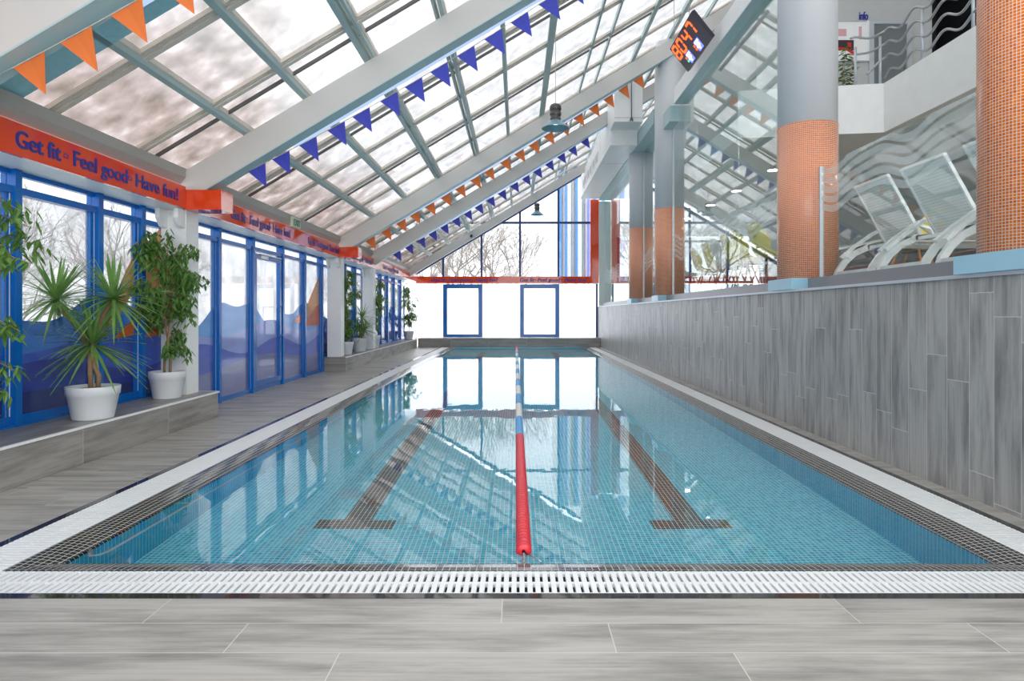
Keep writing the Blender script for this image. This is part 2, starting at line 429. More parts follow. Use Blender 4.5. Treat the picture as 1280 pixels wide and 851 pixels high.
def text(s, size, face, pos, mat, name, parent, width=None, shear=0, extrude=.003, bold=.0, ):
    cu = bpy.data.curves.new('t', 'FONT'); cu.body = s; cu.size = size; cu.extrude = extrude; cu.offset = min(bold, .0015); cu.shear = shear
    to = bpy.data.objects.new('t', cu); COL.objects.link(to)
    dg = bpy.context.evaluated_depsgraph_get(); me = bpy.data.meshes.new_from_object(to.evaluated_get(dg))
    bpy.data.objects.remove(to); bpy.data.curves.remove(cu)
    w0 = max(v.co.x for v in me.vertices)-min(v.co.x for v in me.vertices); sx = (width/w0) if width else 1
    a, b, c = [Vector(q) for q in AX[face]]; P = Vector(pos)
    if parent: P = P-parent.location
    if bold:      # heavier strokes: a second copy of the outline set slightly aside
        bm = bmesh.new(); bm.from_mesh(me); g = bmesh.ops.duplicate(bm, geom=bm.verts[:]+bm.edges[:]+bm.faces[:])
        bmesh.ops.translate(bm, vec=(size*.035/sx, 0, .0012), verts=[q for q in g['geom'] if isinstance(q, bmesh.types.BMVert)])
        bm.to_mesh(me); bm.free()
    for v in me.vertices: v.co = P+a*v.co.x*sx+b*v.co.y+c*v.co.z
    me.materials.clear(); me.materials.append(M[mat]); me.name = name
    o = bpy.data.objects.new(name, me); COL.objects.link(o)
    if parent: o.parent = parent
    return o

# ------------------------------------------------------------------ key dimensions
CAMZ = 1.25
YEND = 24.4                   # end wall
XG = -4.2                     # left glass wall
PXL, PXR = -2.31, 2.43        # water edges
GXL0, GXL1, GXR0, GXR1 = -2.77, -2.5, 2.626, 2.885
YF = 3.11                     # near rim
WZ = -.02
SCX = 3.34                    # plane of the glass screen
DZ = 1.62                     # upper deck level
ZE = lambda x, c: c+.6*x      # roof planes: c = 4.79 rafter bottom, 5.15 purlin bottom, 5.34 glass

# ================================================================== THE SETTING
# floor: deck around the pool
b = MB()
b.box(-4.35, 3.3, -2.5, 2.805, -.12, 0, 'deck')
b.box(-4.35, -2.82, 2.805, YEND, -.12, 0, 'deck')
b.box(2.935, 3.3, 2.805, YEND, -.12, 0, 'deck')
b.box(-2.82, 2.935, 23.5, YEND, -.12, 0, 'deck')
b.build('floor', kind='structure')
# polished dark border around the grating
b = MB()
b.box(-2.82, 2.935, 2.807, 2.857, -.1, .001, 'darktile')
b.box(-2.82, -2.772, 2.857, 23.5, -.1, .001, 'darktile')
b.box(2.887, 2.933, 2.857, 23.5, -.1, .001, 'darktile')
b.build('trim_1', kind='structure')
# pool basin
b = MB()
def sheet(b, pts, m):   # pts rows of (x,y,z) quads
    b.add(pts, [(0, 1, 2, 3)], m)
def rimprof(t):  # gentle roll: inset, drop
    return [(0, 0), (.05, -.003), (.1, -.009), (.15, -.016), (.19, -.026), (.20, -.06)]
prof = rimprof(0)
for (x0, sg) in ((GXL1, 1), (GXR0, -1)):
    for (a, za), (c, zc) in zip(prof[:-1], prof[1:]):
        y0, y1 = YF, 23.5
        sheet(b, [(x0+sg*a, y0, za), (x0+sg*c, y0, zc), (x0+sg*c, y1, zc), (x0+sg*a, y1, za)], 'rimdark')
pf = [(0, 0), (.05, -.004), (.1, -.012), (.137, -.021), (.15, -.06)]
for (a, za), (c, zc) in zip(pf[:-1], pf[1:]):
    sheet(b, [(GXL1, YF+a, za), (GXR0, YF+a, za), (GXR0, YF+c, zc), (GXL1, YF+c, zc)], 'rimdark')
FZ = -.70
xl, xr, yn, yf = GXL1+.20, GXR0-.20, YF+.15, 23.45
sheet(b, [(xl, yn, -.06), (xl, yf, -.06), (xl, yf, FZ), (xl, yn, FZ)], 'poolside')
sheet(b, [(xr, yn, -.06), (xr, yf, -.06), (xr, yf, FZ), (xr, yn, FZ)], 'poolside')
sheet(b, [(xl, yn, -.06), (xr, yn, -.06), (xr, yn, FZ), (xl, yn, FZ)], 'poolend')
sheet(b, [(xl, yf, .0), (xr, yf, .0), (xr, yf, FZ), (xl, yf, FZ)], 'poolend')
sheet(b, [(xl, yn, FZ), (xr, yn, FZ), (xr, yf, FZ), (xl, yf, FZ)], 'poolfloor')
# channel under the grating
for x0, x1 in ((GXL0, GXL1), (GXR0, GXR1)):
    b.box(x0, x1, 2.857, 23.5, -.12, -.10, 'trough'); 
b.box(GXL0, GXR1, 2.857, YF, -.12, -.10, 'trough')
b.box(GXL1-.004, GXL1, YF, 23.5, -.1, -.001, 'trough'); b.box(GXR0, GXR0+.004, YF, 23.5, -.1, -.001, 'trough')
b.box(GXL1, GXR0, YF-.004, YF, -.1, -.001, 'trough')
basin = b.build('pool_basin', kind='structure')
# lane markings on the pool floor (a pattern of the basin: two T lines)
b = MB(); z = FZ+.002
for cx, y1 in ((-1.145, 21.6), (1.225, 21.6)):
    b.add([(cx-.275, 4.44, z), (cx+.275, 4.44, z), (cx+.275, 4.61, z), (cx-.275, 4.61, z)], [(0, 1, 2, 3)], 'linedark')
    b.add([(cx-.1, 4.61, z), (cx+.1, 4.61, z), (cx+.1, y1, z), (cx-.1, y1, z)], [(0, 1, 2, 3)], 'linedark')
b.build('lane_marking', basin)
# water
b = MB()
nx, ny = 2, 2
b.add([(xl-.012, YF+.125, WZ), (xr+.012, YF+.125, WZ), (xr+.012, yf+.03, WZ), (xl-.012, yf+.03, WZ)], [(0, 1, 2, 3)], 'water')
w = b.build('pool_water', kind='stuff')
tag(w, 'calm clear turquoise water filling the long pool', 'water')
# right wall below the upper deck
b = MB(); b.box(3.07, 3.3, -2.5, YEND, 0, 1.49, 'wallplank'); b.build('wall_right', kind='structure')
b = MB(); b.box(3.045, 3.32, -2.5, YEND, 1.49, 1.515, 'alu'); b.build('trim_2', kind='structure')
b = MB(); b.box(3.2, 3.42, -2.5, YEND, 1.5155, 1.635, 'sill'); b.build('trim_3', kind='structure')
# end curb
b = MB(); b.box(-3.65, 3.07, 23.5, 24.38, 0.001, .337, 'curb'); b.build('trim_4', kind='structure')
# bench / ledges on the left
def ledge(y0, y1, x1, label, g):
    t = empty('planter_ledge', ((XG+x1)/2, (y0+y1)/2, 0)); tag(t, label, 'ledge')
    b = MB(); b.box(XG+.07, x1-.012, y0, y1-.012, .001, .30, 'bench_f'); wpart(b, 'ledge_front', t)
    b = MB(); b.box(XG+.07, x1-.02, y0, y1-.02, .301, .312, 'bench_t'); wpart(b, 'ledge_top', t)
    b = MB(); b.box(x1-.0195, x1, y0, y1, .295, .314, 'white'); b.box(XG+.07, x1-.0195, y1-.0195, y1, .295, .314, 'white'); wpart(b, 'edge_strip', t, 'white edge strip')
    return t
ledge(-2.5, 7.72, -3.59, 'near low ledge of grey wood-look tile carrying the spiky plant', None)
t = ledge(13.7, 23.45, -3.66, 'far low ledge of grey wood-look tile with a row of four pots', None)

# ---- left fascia (orange board), soffit, gutter, boxes around the post heads
def fascia(y0, y1, texts, label, loc):
    t = empty('fascia_board', loc); tag(t, label, 'sign')
    b = MB(); b.box(-3.80, -3.77, y0, y1, 2.44, 2.69, 'orange'); wpart(b, 'board', t)
    for (ty, w) in texts:
        text('Get fit', .185, '+X', (-3.768, ty, 2.505), 'navy', 'lettering', t, width=.47*w/2.3, bold=.005)
        text('Feel good', .185, '+X', (-3.768, ty+.62*w/2.3, 2.505), 'navy', 'lettering', t, width=.75*w/2.3, bold=.005)
        text('Have fun!', .185, '+X', (-3.768, ty+1.51*w/2.3, 2.505), 'navy', 'lettering', t, width=.78*w/2.3, bold=.005)
        for q in (.52, 1.41):
            yy = ty+q*w/2.3; b = MB()
            for dz in (.545, .575): b.box(-3.77, -3.767, yy, yy+.05, 2+dz, 2+dz+.007, 'navy')
            for dy in (0, .045): b.box(-3.77, -3.767, yy+dy, yy+dy+.006, 2.545, 2.58, 'navy')
            wpart(b, 'divider_mark', t)
    return t
fascia(.9, 7.28, [(1.3, 2.3), (4.80, 2.3)], 'near orange board lettered Get fit Feel good Have fun over the plants', (-3.785, 5, 2.44))
fascia(7.62, 13.55, [(8.42, 2.2), (11.53, 2.0)], 'middle orange board lettered Get fit above the blue doors', (-3.785, 10.5, 2.44))
fascia(13.95, YEND-.05, [(14.3, 2.3), (18, 2.3)], 'farthest orange board on the left, above the row of far pots', (-3.785, 19, 2.44))
for yy, lab in ((7.285, 'orange box round the head of the nearest white post'), (13.56, 'small orange box round the head of the far white post')):
    b = MB(); b.box(-3.80, -3.37, yy, yy+.3, 2.43, 2.655, 'orange')
    o = b.build('fascia_box', loc=(-3.6, yy+.15, 2.43)); tag(o, lab, 'box')
b = MB(); b.box(XG+.0, -3.801, -2.5, YEND, 2.44, 2.47, 'white'); b.build('trim_5', kind='structure')
b = MB()
b.prism([(-4.22, 2.72), (-3.84, 2.72), (-3.78, 2.80), (-3.78, 2.90), (-4.22, 2.90)], 'y', -2.5, YEND, 'gutter')
b.build('trim_6', kind='structure')

# ---- left glass wall
MUL = [1.6, 2.5, 3.4, 4.35, 5.3, 6.35, 7.08, 8.0, 8.9, 10.05, 11.32, 12.5, 13.6, 14.5, 15.45, 16.4, 17.4, 18.45, 19.5, 20.5, 21.6, 22.8, 23.8]
def top_curve(y):   # the film's upper skyline
    return 1.26+.16*math.sin(y*2.1+.4)+.07*math.sin(y*5.1)
def hill(y, k):
    return [top_curve(y), 1.02+.12*math.sin(y*1.7+2), .74+.10*math.sin(y*2.3+1.0), .5+.08*math.sin(y*1.3+.5)][k]
def film(y0, y1, zb, parent, pale):
    b = MB(); names = ['filmP1', 'filmP2', 'filmP3', 'filmP4'] if pale else ['film1', 'film2', 'film3', 'film4']
    n = 14; X0 = XG+.012
    for k in range(4):
        top = lambda y: max(zb+.01, hill(y, k)); bot = (lambda y: zb) if k == 3 else (lambda y: max(zb, min(hill(y, k+1), hill(y, k))))
        ys = [y0+(y1-y0)*i/n for i in range(n+1)]
        vs = []
        for y in ys: vs += [(X0, y, bot(y)), (X0, y, top(y))]
        b.add(vs, [(2*i, 2*i+2, 2*i+3, 2*i+1) for i in range(n)], names[k])
    o = b.build('wave_film', parent)
    return o
def arc(b, pts, m, x=XG+.016):
    vs = [(x, y, z) for y, z in pts]; b.add(vs, [tuple(range(len(pts)))], m)
wi = 0
for i in range(len(MUL)-1):
    y0, y1 = MUL[i], MUL[i+1]
    door = abs(y0-10.05) < .01
    zb = .33 if (y1 <= 7.8 or y0 >= 13.6) else .0
    wi += 1
    root = empty('door_1' if door else 'window_%d' % wi, (0, 0, 0)); root['kind'] = 'structure'
    b = MB()
    # mullion with deeper nose, slim inner sash edges, bottom rail, transom, head
    b.box(XG-.05, XG+.075, y0-.035, y0+.035, zb-.02 if zb < .1 else .0, 2.44, 'blue')
    b.box(XG-.02, XG+.035, y0+.035, y1-.035, zb, zb+.07, 'blue')
    b.box(XG-.02, XG+.055, y0+.035, y1-.035, 2.24, 2.30, 'blue')
    b.box(XG-.02, XG+.03, y0+.035, y1-.035, 2.40, 2.44, 'blue')
    b.build('frame', root)
    b = MB()
    b.box(XG-.02, XG+.02, y1-.085, y1-.07, zb+.07, 2.24, 'white'); b.box(XG-.02, XG+.028, y1-.05, y1-.035, zb+.07, 2.24, 'white')
    b.box(XG-.02, XG+.03, y1-.07, y1-.05, zb+.07, 2.24, 'blue'); b.box(XG-.02, XG+.03, y1-.095, y1-.085, zb+.07, 2.24, 'blue')
    b.build('sash_edge', root)
    b = MB(); b.box(XG-.006, XG+.002, y0+.035, y1-.095, zb+.07, 2.24, 'haze'); b.box(XG-.006, XG+.002, y0+.035, y1-.035, 2.30, 2.40, 'glass')
    b.build('pane', root)
    film(y0+.036, y1-.096, zb+.07, root, 7.9 < y0 < 13.5)
    if door:
        b = MB()   # door leaf frame and closer
        for a, c in ((y0+.06, y0+.13), (y1-.15, y1-.08)): b.box(XG+.004, XG+.06, a, c, .08, 2.2, 'blue')
        b.box(XG+.004, XG+.06, y0+.13, y1-.15, .08, .17, 'blue'); b.box(XG+.004, XG+.06, y0+.13, y1-.15, 2.12, 2.2, 'blue')
        b.box(XG+.06, XG+.10, y0+.2, y0+.5, 2.13, 2.18, 'steel'); b.box(XG+.06, XG+.11, y0+.16, y1-.2, 2.185, 2.2, 'steel')
        dl = b.build('door_leaf', root)
        b = MB(); hy = y1-.34
        b.tube([(XG+.06, hy+.22, .86), (XG+.11, hy+.2, .86), (XG+.12, hy-.08, .86), (XG+.12, hy-.1, .9), (XG+.12, hy-.1, 1.32), (XG+.12, hy-.08, 1.36), (XG+.11, hy+.2, 1.36), (XG+.06, hy+.22, 1.36)], .014, 'blue')
        b.build('door_handle', dl)
b = MB(); b.box(XG-.05, XG+.068, -2.5, 7.72, 0, .329, 'blue'); b.box(XG-.05, XG+.068, 13.64, YEND, 0, .329, 'blue'); b.box(XG-.05, XG, 7.72, 13.64, -.05, .02, 'blue'); b.box(XG-.05, XG, -2.5, 1.56, .33, 2.44, 'blue'); b.build('wall_left', kind='structure')
# orange shapes of the film
b = MB()
arc(b, [(6.5, 1.12), (6.62, 1.1), (6.8, 1.3), (7.04, 1.55), (7.04, 1.95), (6.85, 1.72), (6.65, 1.4)], 'filmO2')
arc(b, [(6.62, .99), (6.85, 1.0), (7.04, 1.02), (7.04, 1.2), (6.85, 1.12)], 'filmO')
arc(b, [(7.12, 1.5), (7.3, 2.1), (7.5, 2.25), (7.8, 1.9), (7.96, 1.5), (7.96, 1.2), (7.12, 1.2)], 'filmO2', XG+.017)
arc(b, [(7.12, .98), (7.12, 1.25), (7.5, 1.4), (7.96, 1.35), (7.96, 1.0)], 'filmO', XG+.019)
arc(b, [(8.04, 1.9), (8.2, 1.72), (8.3, 1.2), (8.25, .9), (8.04, .95)], 'filmO', XG+.018)
arc(b, [(12.55, 1.25), (12.9, 1.55), (13.2, 1.8), (13.55, 2.05), (13.55, 1.25), (13.1, 1.05)], 'filmO2', XG+.018)
arc(b, [(11.9, 1.1), (12.38, 1.25), (12.38, 1.05)], 'filmO', XG+.018)
arc(b, [(12.55, 1.0), (12.9, 1.2), (13.3, 1.4), (13.55, 1.45), (13.55, 1.0)], 'filmO', XG+.02)
o = b.build('window_film_waves', kind='structure')

# ---- end wall
b = MB()
ez = lambda px: (px-646.5)*YEND/800
def frost_panel(b, x0, x1, z0, z1):
    b.add([(x0, YEND+.02, z0), (x1, YEND+.02, z0), (x1, YEND+.02, z1), (x0, YEND+.02, z1)], [(0, 1, 2, 3)], 'frost')
    b.box(x0, x1, YEND, YEND+.04, z0, z1, 'clearface')
frost_panel(b, XG, ez(554)-.001, .337, 2.36); frost_panel(b, ez(603)+.001, ez(650)-.001, .337, 2.36); frost_panel(b, ez(699)+.001, 3.0, .337, 2.36)
b.box(3.0, 3.07, YEND-.02, YEND+.06, 0, 2.38, 'bluedk')
b.build('wall_back', kind='structure')
for k, (a, c) in enumerate(((554, 603), (650, 699))):
    x0, x1 = ez(a), ez(c); root = empty('window_%d' % (31+k)); root['kind'] = 'structure'
    b = MB(); w_ = .15
    b.box(x0, x0+w_, YEND-.05, YEND+.05, .34, 2.36, 'blue'); b.box(x1-w_, x1, YEND-.05, YEND+.05, .34, 2.36, 'blue')
    b.box(x0+w_, x1-w_, YEND-.05, YEND+.05, 2.2, 2.36, 'blue'); b.box(x0+w_, x1-w_, YEND-.05, YEND+.05, .34, .45, 'blue')
    b.box(x0+w_*.55, x0+w_*.6, YEND-.055, YEND-.05, .4, 2.3, 'bluedk')
    b.build('frame', root)
    b = MB(); frost_panel(b, x0+w_, x1-w_, .45, 2.2); b.build('pane', root)
    b = MB(); b.box(x0+.03, x0+.07, YEND-.09, YEND-.05, 1.15, 1.3, 'bluedk'); b.build('window_handle', root)
# upper glazing of the end wall
root = empty('window_33'); root['kind'] = 'structure'
b = MB()
for px in (554, 602, 650, 698):
    x = ez(px); b.box(x-.04, x+.04, YEND-.04, YEND+.06, 2.62, ZE(x, 5.2), 'bluedk')
b.box(-2.9, 3.1, YEND-.035, YEND+.05, 4.66, 4.74, 'bluedk')
b.prism([(-4.1, ZE(-4.1, 5.02)), (3.2, ZE(3.2, 5.02)), (3.2, ZE(3.2, 5.14)), (-4.1, ZE(-4.1, 5.14))], 'y', YEND-.06, YEND+.06, 'bluedk')
b.build('frame', root)
b = MB(); b.prism([(-4.15, 2.66), (2.8, 2.66), (3.1, 5.6), (3.1, ZE(3.1, 5.1)), (-4.15, ZE(-4.15, 5.1)+.12)], 'y', YEND, YEND+.012, 'glass2'); b.build('pane', root)
# orange band and post
t = empty('end_band', (0, YEND-.06, 2.385)); tag(t, 'orange band across the end wall lettered twice with Get fit Feel good Have fun', 'sign')
b = MB(); b.box(-3.86, 3.1, YEND-.10, YEND-.061, 2.385, 2.65, 'orange'); wpart(b, 'board', t)
for px in (538.5, 649):
    for word, a, c in (('Get fit', 0, 18), ('Feel good', 22.3, 50.6), ('Have fun!', 55.2, 83.3)):
        text(word, .20, '-Y', (ez(px+a), YEND-.102, 2.455), 'navy', 'lettering', t, width=ez(px+c)-ez(px+a), shear=.25, bold=.003)
    for a in (20.2, 52.9):
        b = MB(); b.box(ez(px+a)-.025, ez(px+a)+.025, YEND-.104, YEND-.10, 2.50, 2.535, 'navy'); wpart(b, 'divider_mark', t)
b = MB(); b.box(ez(737.5), 3.1, YEND-.13, YEND-.062, 2.651, 5.56, 'orange')
o = b.build('end_post_panel', loc=(2.9, YEND-.08, 2.651)); tag(o, 'tall orange panel rising at the right end of the orange band', 'panel')
# the wall behind the upper deck, its end window
b = MB()
b.box(3.11, 3.42, YEND-.1, YEND+.05, 1.5156, 5.5, 'tealpost'); b.box(3.43, 3.80, YEND-.03, YEND+.05, 1.5156, 5.5, 'tealpost')
b.build('trim_7', kind='structure')
root = empty('window_34'); root['kind'] = 'structure'
b = MB()
for x in (3.84, 5.2, 6.6, 8.0): b.box(x-.04, x+.04, YEND-.03, YEND+.05, DZ, 4.15, 'bluedk')
for z in (DZ, 2.4, 3.95): b.box(3.80, 9, YEND-.025, YEND+.045, z, z+.08, 'bluedk' if z != 2.4 else 'orange')
b.build('frame', root)
b = MB(); b.box(3.84, 9, YEND, YEND+.012, DZ+.08, 4.15, 'glass'); b.build('pane', root)

# ---- glass roof
roof = empty('ceiling'); roof['kind'] = 'structure'
RAF = [0.75, 4.0, 7.3, 13.7, 16.8, 22.4]
for i, y in enumerate(RAF):
    x0, x1 = -3.84, 6.1
    dz = .35 if i < 5 else .30
    b = MB()
    b.prism([(x0, ZE(x0, 4.80)), (x1, ZE(x1, 4.80)), (x1, ZE(x1, 4.80)+dz), (x0, ZE(x0, 4.80)+dz)], 'y', y, y+.17, 'grey')
    b.build('rafter', roof)
    b = MB()
    if i < 5: b.prism([(x0, ZE(x0, 4.785)), (x1, ZE(x1, 4.785)), (x1, ZE(x1, 4.7995)), (x0, ZE(x0, 4.7995))], 'y', y-.005, y+.20, 'teal')
    b.build('flange', roof) if i < 5 else None
PUR = [(-3.14, .04), (-2.45, .05), (-1.74, .05), (-1.66, .025), (-.93, .02), (-.86, .045), (-.2, .05), (.53, .11), (1.34, .04), (1.68, .04), (2.5, .09), (3.3, .10), (4.1, .06), (4.9, .1)]
for x, w_ in PUR:
    b = MB(); h = w_/2
    b.prism([(x-h, ZE(x-h, 5.20)), (x+h, ZE(x+h, 5.20)), (x+h, ZE(x+h, 5.295)), (x-h, ZE(x-h, 5.295))], 'y', -1.5, YEND, 'roofteal')
    b.prism([(x+h, ZE(x+h, 5.25)), (x+h+.012, ZE(x+h+.012, 5.25)), (x+h+.012, ZE(x+h+.012, 5.295)), (x+h, ZE(x+h, 5.295))], 'y', -1.5, YEND, 'barlt')
    b.build('purlin', roof)
XB0, XB1 = -3.9, 6.1
def slab(b, y0, y1, c0, c1, m, xa=XB0, xb=XB1):
    b.prism([(xa, ZE(xa, c0)), (xb, ZE(xb, c0)), (xb, ZE(xb, c1)), (xa, ZE(xa, c1))], 'y', y0, y1, m)
BARS = [5.34, 6.6, 7.82, 9.0, 10.22, 11.46, 12.78, 14.05, 15.3, 16.5, 17.75, 19.0, 20.25, 21.5, 22.75, 23.9]
for i, y in enumerate([.3, 1.55, 2.8]+BARS):
    b = MB(); slab(b, y-.062, y-.042, 5.255, 5.298, 'barlt'); slab(b, y-.042, y-.034, 5.275, 5.298, 'bardk'); slab(b, y-.034, y-.012, 5.25, 5.298, 'barlt'); slab(b, y-.012, y-.004, 5.27, 5.298, 'bardk'); slab(b, y-.004, y+.05, 5.235, 5.298, 'barlt'); slab(b, y+.05, y+.064, 5.26, 5.298, 'roofteal')
    b.build('glazing_bar', roof)
    if i % 2 == 0 or y in (6.6,):
        b = MB(); yy = y+ (.27 if y > 7 else .30); slab(b, yy-.012, yy+.008, 5.26, 5.298, 'bardk'); slab(b, yy+.008, yy+.026, 5.265, 5.298, 'roofteal'); b.build('sash_bar', roof)
b = MB(); slab(b, 4.21, 4.94, 5.20, 5.22, 'tealpanel'); b.build('spandrel', roof)
ys = [-1.5, .3, 1.55, 2.8, 4.2]+BARS+[YEND+.1]
for i in range(len(ys)-1):
    b = MB(); slab(b, ys[i], ys[i+1]-.004, 5.30, 5.31, 'roofglass', -4.25, 6.1); b.build('roof_pane', roof)
# strip lights under the rafters
for y, lab in ((4.0, 'long pale tube light under the nearest rafter'), (7.3, 'long pale tube light under the rafter by the first blue flags'), (13.7, 'long pale tube light under the rafter behind the orange flags'), (16.8, 'long pale tube light under the farthest lit rafter')):
    t = empty('strip_light', (0, y+.2, ZE(0, 4.77))); tag(t, lab, 'light')
    b = MB(); xs = [-2.62+1.0*k for k in range(6)]
    b.tube([(xs[0], y+.225, ZE(xs[0], 4.785)), (xs[-1], y+.225, ZE(xs[-1], 4.785))], .024, 'led'); wpart(b, 'tube', t)
    b = MB(); a, c = xs[0]-.12, xs[-1]+.12
    b.prism([(a, ZE(a, 4.812)), (c, ZE(c, 4.812)), (c, ZE(c, 4.83)), (a, ZE(a, 4.83))], 'y', y+.203, y+.25, 'alu'); wpart(b, 'batten', t)

# ================================================================== COLUMNS
def round_column(y, ztop_m, ztop, label):
    r = .325; t = empty('round_column', (SCX, y, 1.515)); tag(t, label, 'column', 'round columns')
    def cyl(z0, z1, rr, mat, nm, lab=None):
        b = MB(); b.lathe([(0, z0-1.515), (rr, z0-1.515), (rr, z1-1.515), (0, z1-1.515)], (0, 0, 0), mat, 48); o = b.build(nm, t)
        for p in o.data.polygons: p.use_smooth = abs(p.normal.z) < .5
        if lab: o['label'] = lab
    cyl(1.60, ztop_m, r, 'colmosaic', 'mosaic_cladding', 'orange mosaic cladding')
    cyl(ztop_m+.0005, ztop, r-.006, 'colgrey', 'shaft', 'smooth grey shaft')
    b = MB(); q = .325; b.box(-q, q, -q, q, .001, .125, 'ltblueflat'); o = b.build('plinth', t); o['label'] = 'pale blue plinth'
round_column(4.1, 5.3, ZE(SCX, 5.14), 'nearest round column, orange mosaic all the way up, at the right edge')
round_column(7.37, 3.38, ZE(SCX, 5.14), 'second nearest round column, orange mosaic below and grey above, beside the loungers')
round_column(14.04, 3.52, ZE(SCX, 5.14), 'third round column with the digital clock hanging beside it')
round_column(17.25, 3.52, ZE(SCX, 4.2), 'farthest round column, standing beneath the air duct')
def white_post(y, label):
    t = empty('white_post', (-3.96, y+.12, .312 if y < 10 or y > 13.75 else .312)); tag(t, label, 'post')
    b = MB(); b.box(-4.09, -3.80, y, y+.02, .3125, 2.438, 'white'); b.box(-4.09, -3.80, y+.26, y+.28, .3125, 2.438, 'white'); b.box(-3.96, -3.93, y+.02, y+.26, .3125, 2.438, 'white')
    b.box(-4.09, -4.07, y+.02, y+.26, .3125, 2.438, 'white'); b.box(-3.82, -3.80, y+.02, y+.26, .3125, 2.438, 'white')
    wpart(b, 'shaft', t)
    for dx in (-4.07, -3.86):
        b = MB(); b.prism([(y-.001, 2.22), (y-.001, 2.436), (y-.16, 2.436), (y-.16, 2.33), (y-.08, 2.24)], 'x', dx, dx+.05, 'white'); wpart(b, 'bracket', t)
    return t
white_post(7.35, 'pale steel post behind the tall bushy plant on the near ledge')
white_post(13.78, 'pale steel post at the start of the far ledge')
white_post(16.9, 'pale steel post rising among the far pots')

# ================================================================== GLASS SCREEN, BEAM, DUCT
def screen(y0, y1, z1, joints, label, post_at_end=True):
    t = empty('glass_screen', (SCX, (y0+y1)/2, 1.636)); tag(t, label, 'screen')
    ysx = [y0]+joints+[y1]
    for a, c in zip(ysx[:-1], ysx[1:]):
        b = MB(); b.box(SCX-.005, SCX+.005, a+.002, c-.002, 1.637, z1, 'screentall' if z1 > 4 else 'screen'); wpart(b, 'pane', t)
    b = MB(); b.box(SCX-.02, SCX+.02, y1-.02, y1, 1.636, z1, 'alu'); wpart(b, 'end_post', t)
    return t
screen(4.44, 7.04, 2.86, [], 'low glass screen with frosted waves in front of the loungers')
screen(1.2, 3.76, 2.86, [], 'low glass screen with frosted waves nearest the camera')
screen(7.71, 13.70, 5.51, [9.65, 11.9], 'tall glass screen with frosted waves between the second and third columns')
screen(14.38, 16.9, 5.49, [], 'narrow tall glass screen between the third and farthest columns')
screen(17.6, YEND-.12, 5.49, [20.9], 'tall glass screen beyond the farthest column')
t = empty('screen_beam', (SCX, 7, 5.52)); tag(t, 'white beam with teal underside running from the front to the third column', 'beam')
b = MB(); b.box(3.20, 3.49, -1.5, 13.05, 5.535, 5.84, 'white'); wpart(b, 'body', t)
b = MB(); b.box(3.20, 3.50, -1.5, 13.05, 5.515, 5.5345, 'teal'); wpart(b, 'flange', t)
b = MB(); b.box(3.12, 3.325, 13.1, 13.7, 5.18, 5.50, 'teal'); wpart(b, 'bracket', t)
b = MB(); b.box(3.07, 3.67, 14.42, YEND-.13, 5.52, 5.86, 'teal'); b.build('trim_8', kind='structure')
# air duct
t = empty('air_duct', (2.72, 19, 5.53)); tag(t, 'white boxed air duct running along the top of the glass screen', 'duct')
b = MB(); b.box(2.37, 3.06, 16.3, 18.3, 5.53, 6.7, 'white'); b.box(2.37, 3.06, 18.31, 23.9, 5.53, 6.35, 'white'); b.box(2.365, 3.065, 18.29, 18.31, 5.525, 6.36, 'barlt'); b.box(2.365, 3.065, 22.6, 22.62, 5.525, 6.36, 'barlt'); wpart(b, 'casing', t)
b = MB(); b.prism([(2.37, 5.62+.3), (3.06, 5.92), (3.06, 7.0), (2.6, 6.95), (2.37, 6.6)], 'y', 15.6, 16.295, 'white')
b.prism([(2.37, 6.01), (3.06, 6.01), (3.06, 6.03), (2.37, 6.03)], 'y', 15.59, 15.6, 'barlt'); wpart(b, 'elbow', t)
for k in range(6):
    y = 18.7+.75*k; b = MB(); b.box(2.345, 2.368, y, y+.5, 5.72, 5.98, 'white')
    for j in range(5): b.box(2.343, 2.3449, y+.04, y+.46, 5.75+j*.045, 5.765+j*.045, 'bardk')
    wpart(b, 'vent_grille', t)
b = MB(); b.tube([(2.78, 15.56, 5.96), (2.78, 15.56, 7.0)], .012, 'bardk'); b.lathe([(.05, 0), (.015, .09)], (2.78, 15.56, 5.93), 'bardk', 12); wpart(b, 'hanger_rod', t)

